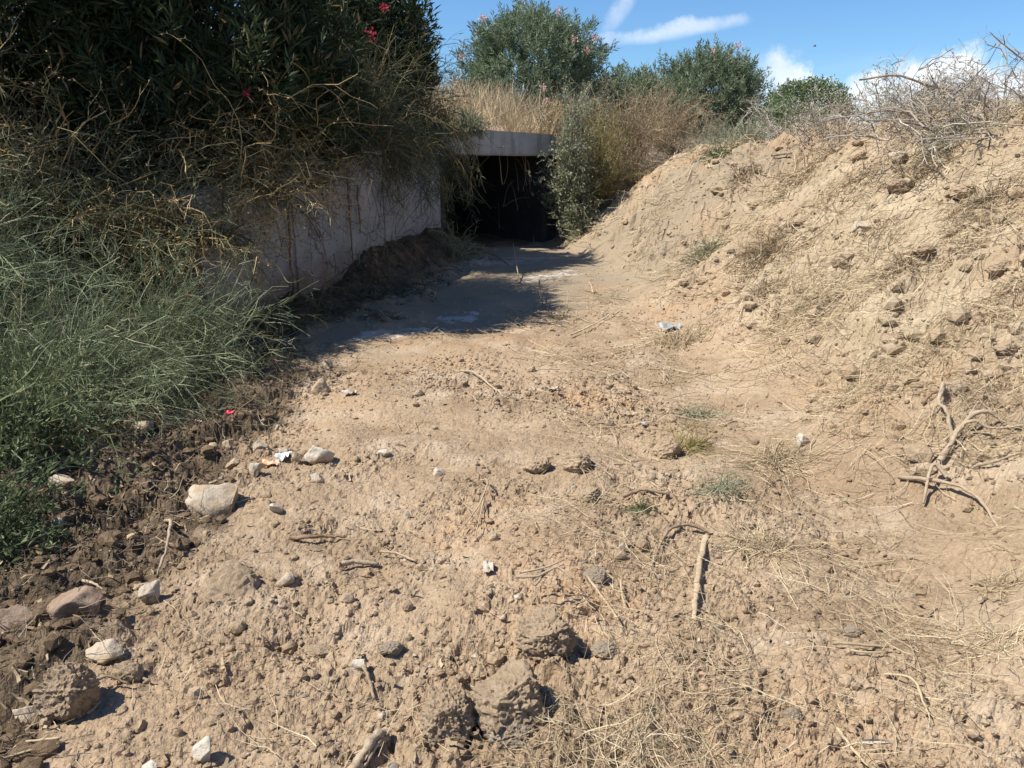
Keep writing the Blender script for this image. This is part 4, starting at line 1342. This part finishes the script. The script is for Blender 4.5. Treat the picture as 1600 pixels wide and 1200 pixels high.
stone('pale stone above the boulder, below the green bush', 408, 700, 24, 20, 'stone', LIME, 36, .9, .2, 3)
stone('small tan stone left of the pale one below the bush', 335, 705, 18, 16, 'stone', BROWN, 37, .9, .2, 3)
stone('small round tan stone beside its twin below the bush', 358, 700, 18, 18, 'stone', BROWN, 38, .9, .2, 3)
stone('small white stone at the tip of the bush branches', 434, 660, 12, 10, 'stone', WHITE, 39, .9, .2, 3)
stone('pale buried stone right of the boulder, below the triangular stone', 497, 755, 26, 16, 'stone', LIME, 40, .9, .3, 3)
stone('white-topped stone in the dark soil at the left', 100, 768, 44, 26, 'stone', LIME, 41, .9, .3, 3)
stone('pale pebble left of the dark bed, below the white-topped stone', 94, 812, 20, 20, 'stone', LIME, 42, .9, .2, 3)
stone('mottled broken stone under the edge of the bush at the left', 225, 660, 38, 28, 'stone', LIME, 43, .9, .25, 3)
stone('grey clod lying right of the overhanging clod', 945, 1012, 40, 26, 'clod', CLOD_GREY, 44, .9, .25, 4)
stone('grey clod lying right of the white plastic scrap', 930, 912, 36, 20, 'clod', CLOD_GREY, 45, .9, .25, 4)
stone('round pale clod in the lower right foreground', 1241, 1100, 32, 28, 'clod', CLOD_GREY, 46, .9, .35, 4)
stone('flat grey clod above the split reed at the lower right', 1330, 986, 34, 20, 'clod', CLOD_GREY, 47, .9, .3, 4)
stone('white pebble near the right edge of the bank', 1535, 543, 15, 11, 'stone', WHITE, 48, .9, .2, 3)
stone('white chip in the middle of the right bank', 1405, 486, 9, 11, 'stone', WHITE, 49, .9, .2, 3)
stone('thin white sliver in the middle of the track', 637, 797, 9, 17, 'stone', WHITE, 50, .5, .1, 3)
stone('white pebble left of the jagged clod', 742, 1010, 14, 14, 'stone', WHITE, 51, .9, .2, 3)
stone('white pebble on top of the jagged clod', 809, 946, 10, 9, 'stone', WHITE, 52, .9, .2, 3)
stone('tan pebble left of the jagged clod, upper of two', 786, 980, 12, 11, 'stone', LIME, 53, .9, .2, 3)
stone('yellowish stone left of the square clod', 598, 1112, 18, 16, 'stone', LIME, 54, .9, .25, 3)
stone('white pebble beside the wood strip', 1031, 902, 10, 9, 'stone', WHITE, 55, .9, .2, 3)
stone('pale pebble left of the looped root', 972, 859, 11, 13, 'stone', LIME, 56, .9, .2, 3)
stone('tan lump beside a dark hole right of the middle', 920, 780, 40, 28, 'clod', CLOD, 57, .9, .35, 4)
stone('round grey pebble in the shadowed crumbs of the middle', 772, 838, 18, 20, 'stone', BROWN, 58, .9, .2, 3)
stone('flat grey clod at the lower left of the middle', 612, 1012, 40, 22, 'clod', CLOD_GREY, 59, .9, .3, 4)
stone('dark clod with a sharp shadow left of the flat grey clod', 500, 1000, 50, 20, 'clod', CLOD, 60, .9, .3, 4, tint=.6)
stone('pale limestone chip at the bottom edge left of the grey root', 610, 1190, 24, 20, 'stone', LIME, 61, .9, .2, 3)
stone('pale stone at the bottom edge near the lower left', 232, 1195, 30, 16, 'stone', WHITE, 62, .9, .3, 3)
stone('leaning tan flake in the lower left track with a shadow beneath', 306, 1082, 30, 22, 'stone', BROWN, 63, .4, .15, 3)
stone('shaded grey rock at the foot of the wall', 508, 560, 24, 20, 'stone', BROWN, 64, .9, .3, 3)

for q, (px, py, w) in enumerate(((1470, 505, 46), (1530, 500, 40), (1585, 640, 44), (1400, 300, 36), (1500, 300, 44), (1560, 420, 40), (1180, 320, 26), (1250, 350, 28), (1310, 420, 30),
                                 (1390, 540, 32), (1470, 610, 36), (1120, 300, 22), (1160, 460, 24), (1340, 250, 26), (1440, 400, 34), (1570, 560, 40))):
    stone('crumbly brown clod sticking out of the face of the right bank', px, py, w, w * .55, 'clod', CLOD, 100 + q, .9, .3, 4, group='clods on the right bank', tint=.2)

# small stones that nothing tells apart
g = np.random.default_rng(321)
protos = []
for q in range(5):
    v, f = rock_shape(np.random.default_rng(700 + q), 2, 'stone')
    protos.append(to_mesh('small_stone', Acc().add(v, f), (LIME, WHITE, BROWN, BROWN, LIME)[q], False))


def scatter_stones(count, box, lab, grp, smin, smax):
    n = 0
    while n < count:
        px, py = g.uniform(box[0], box[2]), g.uniform(box[1], box[3])
        p, t = spot(px, py)
        s = smin * (smax / smin) ** (g.random() ** 2) * t / FPX / 2
        o = bpy.data.objects.new('small_stone', protos[int(g.integers(0, 5))])
        o.location = p + (0, 0, s * .1)
        o.scale = (s, s * g.uniform(.6, 1), s * g.uniform(.5, .9))
        o.rotation_euler = (g.normal(0, .3), g.normal(0, .3), g.uniform(0, 6.28))
        link(o, None, lab, 'stone', grp)
        n += 1


scatter_stones(30, (120, 640, 520, 900), 'small pale stone among the rubble below the green bush', 'small stones below the bush', 7, 15)
scatter_stones(14, (500, 600, 1000, 900), 'small pale stone on the bare middle of the track', 'small stones on the track', 6, 11)
scatter_stones(18, (240, 900, 1000, 1190), 'small pale stone in the crumbly foreground soil', 'small stones in the foreground', 7, 14)
scatter_stones(14, (1050, 280, 1580, 620), 'small pale stone on the face of the right bank', 'small stones on the bank', 5, 10)
scatter_stones(12, (870, 375, 1080, 440), 'small pale stone at the foot of the heap by the culvert', 'small stones at the heap foot', 4, 7)

# crumbs of earth and chips: nobody could count them


def crumbs(name, n, rmin, rmax, ylo, yhi, mat, seed, keepf, sub=1, label=None, pale=False):
    g = np.random.default_rng(seed)
    r = ylo * (yhi / ylo) ** g.random(n * 2)
    a = R(1) * g.uniform(-40, 40, n * 2)
    X, Y = r * np.sin(a), r * np.cos(a)
    k = keepf(X, Y, g)
    X, Y, r = X[k][:n], Y[k][:n], r[k][:n]
    n = len(X)
    Z = height(X, Y)
    s = rmin * (rmax / rmin) ** (g.random(n) ** 3)
    s = np.maximum(s, r * 0.0016)
    vs = [rock_shape(np.random.default_rng(seed + q), sub, 'stone' if pale else 'clod') for q in range(12)]
    acc = Acc()
    dm, bk_, _s = masks(X, Y)
    AD, AB = [], []
    pick = g.integers(0, 12, n)
    for q in range(12):
        m = np.where(pick == q)[0]
        v, f = vs[q]
        th_ = g.uniform(0, 6.28, len(m))
        c_, s_ = np.cos(th_)[:, None], np.sin(th_)[:, None]
        sc = s[m, None, None] * g.uniform(.65, 1.1, (len(m), 1, 3))
        vv = v[None] * sc
        x_ = vv[..., 0] * c_ - vv[..., 1] * s_
        y_ = vv[..., 0] * s_ + vv[..., 1] * c_
        V = np.stack([x_ + X[m, None], y_ + Y[m, None], vv[..., 2] * .85 + Z[m, None] + s[m, None] * .18], -1)
        F = (np.arange(len(m))[:, None, None] * len(v) + f[None]).reshape(-1, 3)
        acc.add(V, F, np.repeat(g.random(len(m)) ** 1.5, len(v)))
        AD.append(np.repeat(dm[m], len(v)))
        AB.append(np.repeat(bk_[m], len(v)))
    return obj(name, acc, mat, smooth=False, kind='stuff', label=label, attrs={'damp': np.concatenate(AD), 'bank': np.concatenate(AB)})


def on_dry(X, Y, g):
    d, b, s = masks(X, Y)
    den = np.clip(.5 + 1.0 * fbm(X * .8 + 4, Y * .8, 3, 8), .05, 1) * (1 - .9 * s) * (1 - .5 * b)
    return (d < .5) & (g.random(len(X)) < den)


def on_damp(X, Y, g):
    return (masks(X, Y)[0] > .35) & (X > wall_x(Y) + .05) & (X > -4)


crumbs('soil_crumbs', 11000, .003, .020, 1.5, 7.0, SOIL, 1001, on_dry, 1, 'loose crumbs of dry earth over the track')
crumbs('soil_lumps', 420, .012, .040, 1.5, 9, SOIL, 1002, on_dry, 2, 'larger loose lumps of dry earth over the track')
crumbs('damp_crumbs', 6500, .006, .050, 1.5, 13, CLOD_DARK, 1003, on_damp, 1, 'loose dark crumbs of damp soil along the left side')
crumbs('stone_chips', 900, .003, .011, 1.5, 9, LIME, 1004, lambda X, Y, g: X > -2.2, 1, 'fine pale stone chips in the soil', True)
crumbs('track_crumbs', 7000, .006, .03, 4.5, 13, SOIL, 1006, on_dry, 1, 'loose crumbs of dry earth farther along the track')
crumbs('bank_crumbs', 5500, .008, .075, 3.5, 16, SOIL, 1005, lambda X, Y, g: masks(X, Y)[1] > .35, 1, 'loose crumbs of earth on the right bank')

# straw and root litter


def litter(name, n, lo, hi, w, mat, seed, box, densf, label, droop=.0, wob=.18, k=5, lift=.02):
    g = np.random.default_rng(seed)
    r = box[0] * (box[1] / box[0]) ** g.random(n * 4)
    a = R(1) * g.uniform(box[2], box[3], n * 4)
    X, Y = r * np.sin(a), r * np.cos(a)
    kp = g.random(len(X)) < densf(X, Y)
    X, Y, r = X[kp][:n], Y[kp][:n], r[kp][:n]
    n = len(X)
    B = np.zeros((n, 3))
    D = g.normal(size=(n, 3)) * (1, 1, .1)
    Ln = g.uniform(lo, hi, n) * (1 + .05 * r)
    P = grow(g, B, D, Ln, k, droop, wob)
    P[..., 0] += X[:, None]
    P[..., 1] += Y[:, None]
    gz = height(P[..., 0].ravel(), P[..., 1].ravel()).reshape(n, k)
    up = np.abs(P[..., 2]) * .8 + g.uniform(0, lift, (n, 1)) + .003
    P[..., 2] = np.maximum(gz, gz.mean(1, keepdims=True)) + up
    acc = Acc()
    W = np.linspace(1, .5, k)[None] * np.maximum(w, r * .0007)[:, None] * g.uniform(.6, 1.5, (n, 1))
    blades(acc, P, W, g, np.clip(g.normal(.5, .25, n), 0, 1))
    return obj(name, acc, mat, kind='stuff', label=label)


def right_dens(X, Y):
    c1 = sstep(-.4, .9, X + .4 * fbm(X * .7, Y * .7, 2, 19))
    pat = sstep(-.05, .35, fbm(X * 1.3, Y * 1.3, 3, 29))
    return (.08 + .92 * pat) * (.10 + .90 * c1) * (1 - masks(X, Y)[2] * .8)


litter('straw_litter', 7000, .05, .22, .0022, STRAW, 2001, (1.5, 11, -36, 40), right_dens, 'scattered straw and dry grass over the track and bank')
litter('straw_mat', 800, .08, .25, .0022, STRAW, 2002, (1.7, 9, 4, 40),
       lambda X, Y: sstep(.10, .4, fbm(X * 1.1 + 7, Y * 1.1, 3, 39)), 'matted dead grass on the right side', wob=.3, lift=.04)
litter('root_litter', 1500, .05, .18, .003, ROOTY, 2003, (1.6, 7, -44, -12), lambda X, Y: (masks(X, Y)[0] > .4) * 1.0, 'grey rootlets tangled in the dark soil', wob=.4, lift=.05)
litter('dead_leaf_litter', 1500, .02, .05, .012, DRYLEAF, 2004, (1.6, 9, -44, 36), lambda X, Y: .15 + .85 * (masks(X, Y)[0] > .4), 'dry leaf scraps on the soil', wob=.3, k=3, lift=.02)

litter('bank_straw', 5200, .08, .35, .0025, STRAW, 2005, (4, 15, 4, 42), lambda X, Y: (masks(X, Y)[1] > .3) * (.12 + .88 * sstep(0, .35, fbm(X * 1.0 + 1, Y * 1.3, 3, 49))), 'dry grass and straw caught on the face of the bank', wob=.25, lift=.06)
litter('mound_litter', 1800, .08, .3, .004, FEATHER, 2006, (6.5, 14, -24, 2), lambda X, Y: (masks(X, Y)[0] > .35) * 1.0, 'dark dead grass on the damp soil at the wall foot', wob=.3, lift=.08)

# grass clumps that can be told apart


def clump(label, px, py, w, h, n, mat, seed, tint=.5, lean=.6, name='grass_clump', droop=.3):
    p, t = spot(px, py)
    s = t / FPX
    g = np.random.default_rng(seed)
    B = np.concatenate([g.normal(size=(n, 2)) * w * s * .2, np.zeros((n, 1))], 1)
    gz = height(B[:, 0] + p[0], B[:, 1] + p[1]) - p[2]
    B[:, 2] = gz - .01
    D = np.concatenate([B[:, :2] / max(w * s, .01) * 2.2, np.zeros((n, 1))], 1) + g.normal(size=(n, 3)) * lean * .6 + (0, 0, .75)
    P = grow(g, B, D, h * s * g.uniform(.5, 1.5, n) ** 1.3, 6, droop, .24)
    gz = height(P[..., 0].ravel() + p[0], P[..., 1].ravel() + p[1]).reshape(n, 6) - p[2]
    P[..., 2] = np.maximum(P[..., 2], gz + .004)
    acc = Acc()
    blades(acc, P, np.linspace(1, .4, 6)[None] * max(.003, t * .0010) * g.uniform(.6, 1.4, (n, 1)), g, np.clip(g.normal(tint, .22, n), 0, 1))
    return obj(name, acc, mat, loc=p, label=label, cat='grass')


clump('green grass tuft on the lower left of the bank face', 1105, 408, 50, 30, 260, GREYLEAF, 1, .3)
clump('dense grey-brown cushion of dead grass on the bank face', 1195, 405, 100, 30, 620, DRYLEAF, 2, .3, 1.0)
clump('flattened dry grass clump at the foot of the bank, beside the blue plastic', 1062, 532, 110, 22, 480, STRAW, 3, .4, 1.2)
clump('small green grass tuft beside the short branch', 1000, 803, 36, 20, 170, GREENLEAF, 4, .4, 1.0)
clump('grey-green wilted weed right of the small green tuft', 1128, 775, 70, 40, 230, GREYLEAF, 5, .6, 1.2)
clump('greenish wilted grass right of the tan clod', 1092, 652, 60, 22, 220, GREYLEAF, 6, .5, 1.2)
clump('dry grass clump hanging on the right part of the bank', 1405, 432, 90, 26, 380, DRYLEAF, 7, .35, 1.2)
clump('dry straw clump near the right edge of the bank', 1465, 562, 90, 22, 300, STRAW, 8, .3, 1.2)
clump('brown dead grass clump in the centre of the bank', 1235, 512, 110, 22, 360, STRAW, 9, .2, 1.2)
clump('dark green tuft under the white arched twig', 1125, 246, 44, 22, 300, GREENLEAF, 10, .25, .8)
clump('green and straw grass tuft high on the bank at the right', 1490, 240, 70, 40, 500, GREYLEAF, 11, .4, 1.0)
clump('straw tuft beside the curved twig in the middle distance', 876, 497, 26, 16, 160, STRAW, 12, .5, 1.0)
clump('yellow-green grass at the right edge of the foreground', 1555, 1010, 110, 40, 160, STRAW, 13, .7, 1.4)
clump('straw tuft at the bottom edge right of the clods', 985, 1165, 70, 50, 130, STRAW, 14, .7, 1.3)
clump('wispy green-yellow grass beside the large tan clod', 1075, 700, 50, 50, 160, YELLEAF, 15, .6, 1.0)
clump('brown root-filled grass sod in the upper middle of the bank', 1195, 470, 80, 22, 300, DRYLEAF, 16, .3, 1.1)
clump('dead grass sod on the upper bank below the thistle', 1270, 270, 110, 28, 500, DRYLEAF, 17, .4, 1.1)
clump('dead grass sod on the upper bank below the brush heap', 1540, 330, 130, 34, 500, DRYLEAF, 18, .3, 1.2)
clump('short straw heap in the lower right straw field', 1190, 860, 110, 46, 520, STRAW, 19, .5, 1.5)
clump('straw heap beside the white stone at the bank foot', 1215, 720, 100, 44, 420, STRAW, 20, .4, 1.5)
clump('dry weed sprig lying at the far right edge below the roots', 1560, 905, 70, 30, 160, STRAW, 21, .5, 1.5)

for q, (px, py, w, h, m, t_) in enumerate(((1330, 300, 110, 24, DRYLEAF, .35), (1450, 270, 110, 24, DRYLEAF, .3), (1380, 380, 90, 20, STRAW, .2), (1500, 400, 110, 24, DRYLEAF, .3), (1160, 290, 60, 16, DRYLEAF, .35),
                                             (1290, 460, 90, 18, STRAW, .2), (1520, 640, 100, 22, DRYLEAF, .4), (1330, 620, 110, 20, STRAW, .25), (1570, 480, 90, 22, DRYLEAF, .25), (1240, 300, 70, 18, DRYLEAF, .3))):
    o = clump('flattened mat of dead brown grass on the face of the right bank', px, py, w, h, 260, m, 60 + q, t_, 1.3)
    o['group'] = 'flattened grass mats on the bank'

# ------------------------------------------------------------------ scraps of litter


def scrap(label, px, py, w, h, mat, seed, lift=.0, curl=.35, name='litter_scrap', cat='litter', rzv=0.0):
    """a crumpled thin sheet with a little thickness"""
    p, t = spot(px, py)
    s = t / FPX
    g = np.random.default_rng(seed + 40)
    n = 9
    a, b = np.meshgrid(np.linspace(-1, 1, n), np.linspace(-1, 1, n), indexing='ij')
    a = a * (1 + .3 * noise2(a * 1.3 + seed, b * 1.3, seed))
    z = curl * fbm(a * 1.2 + seed * 3.1, b * 1.2, 3, seed) + curl * .5 * np.abs(a)
    x, y = a * w * s / 2, b * h * s / 2 * 1.4
    c_, s_ = math.cos(rzv), math.sin(rzv)
    top = np.stack([x * c_ - y * s_, x * s_ + y * c_, z * w * s * .6 + lift + .01], -1).reshape(-1, 3)
    V = np.concatenate([top, top - (0, 0, .0012)])
    ii = np.arange(n - 1)[:, None] * n + np.arange(n - 1)[None]
    q = np.stack([ii, ii + n, ii + n + 1, ii + 1], -1).reshape(-1, 4)
    rim = [r * n for r in range(n)], [r * n + n - 1 for r in range(n)], list(range(n)), list(range(n * n - n, n * n))
    ed = []
    for e in rim:
        for r in range(n - 1):
            ed.append((e[r], e[r + 1], e[r + 1] + n * n, e[r] + n * n))
    return obj(name, Acc().add(V, np.concatenate([q, q[:, ::-1] + n * n, np.array(ed)])), mat, smooth=True, loc=p, label=label, cat=cat)


M_RED = flat_mat('red_foil', (0.62, 0.02, 0.08), (0.70, 0.10, 0.14), .35)
M_ORANGE = flat_mat('orange_wrapper', (0.72, 0.36, 0.20), (0.60, 0.42, 0.32), .4)
M_BLUE = flat_mat('blue_white_plastic', (0.55, 0.62, 0.66), (0.70, 0.73, 0.74), .35)
M_WHITE = flat_mat('dusty_white_plastic', (0.47, 0.43, 0.36), (0.34, 0.28, 0.21), .7)
M_TEAL = flat_mat('dull_blue_plastic', (0.24, 0.28, 0.30), (0.36, 0.38, 0.38), .5)
M_DARKF = flat_mat('dark_feather', (0.07, 0.06, 0.05), (0.12, 0.10, 0.09), .6)
scrap('small crumpled red foil wrapper below the green bush', 362, 662, 12, 9, M_RED, 1, .01)
scrap('orange and brown torn wrapper right of the largest boulder', 423, 735, 26, 12, M_ORANGE, 2, .01)
scrap('folded bluish white plastic piece next to the orange wrapper', 444, 726, 18, 22, M_BLUE, 3, .02, .5)
scrap('torn white plastic scrap in the middle foreground', 763, 900, 16, 24, M_WHITE, 4, .0, .6)
scrap('crumpled pale blue plastic at the foot of the bank', 1047, 516, 32, 12, M_TEAL, 5, .03)
scrap('small white paper bit below the bush, left of the red wrapper', 310, 667, 9, 7, M_WHITE, 6, .01)
scrap('small white scrap in the far middle of the track', 862, 617, 20, 6, M_WHITE, 7, .01)
scrap('pale paper scraps beside the brown stone at the shade edge', 546, 624, 22, 10, M_WHITE, 8, .01)
scrap('tiny blue plastic chip right of the middle of the track', 1003, 668, 8, 6, M_TEAL, 9, .01)

p, t = spot(1365, 1152)
f = thing('feather', 'dark feather with a white edge lying at the bottom right', 'feather', p + np.array((0, 0, .012)), rz=-.15)
x = np.linspace(-.045, .045, 12)
wv = .010 * np.sqrt(np.maximum(0, 1 - (x / .047) ** 2))
z0 = .004 * np.sin(x * 40)
for nm, y0, y1, m in (('dark_vane', 0, wv, M_DARKF), ('white_vane', -wv * .6, 0 * wv, M_WHITE)):
    V = np.concatenate([np.stack([x, y0 + 0 * x, z0], -1), np.stack([x, y1 + 0 * x, z0 + .002], -1)])
    q = np.arange(11)[:, None] + np.array((0, 1, 13, 12))[None]
    obj(nm, Acc().add(V, q), m, f)
obj('shaft', tubes(Acc(), np.stack([np.append(x, .065), 0 * np.append(x, 0), np.append(z0, .001) + .001], -1)[None], np.full((1, 13), .0009), 4), M_WHITE, f)

# a bird far off in the sky
p = at_depth(1273, 72, 60)
bird = thing('bird', 'tiny dark bird flying in the blue sky right of the oleanders', 'bird', p)
bd = Acc()
v, fc = ico(2)
bd.add(v * (.10, .05, .045), fc)
obj('body', bd, M_DARKF, bird, True)
for s in (-1, 1):
    V = np.array([(.06, s * .03, 0), (-.05, s * .03, 0), (-.03, s * .17, .06), (.04, s * .16, .07), (-.04, s * .30, .03),
                  (.06, s * .03, .012), (-.05, s * .03, .012), (-.03, s * .17, .068), (.04, s * .16, .078), (-.04, s * .30, .034)])
    wa = Acc()
    wa.add(V, [(0, 1, 2, 3), (5, 8, 7, 6), (0, 3, 8, 5), (1, 6, 7, 2), (0, 5, 6, 1)])
    wa.F[3].append(np.array([(3, 2, 4), (8, 9, 7)]))
    wa.F[4].append(np.array([(3, 4, 9, 8), (2, 7, 9, 4)]))
    obj('wing', wa, M_DARKF, bird)
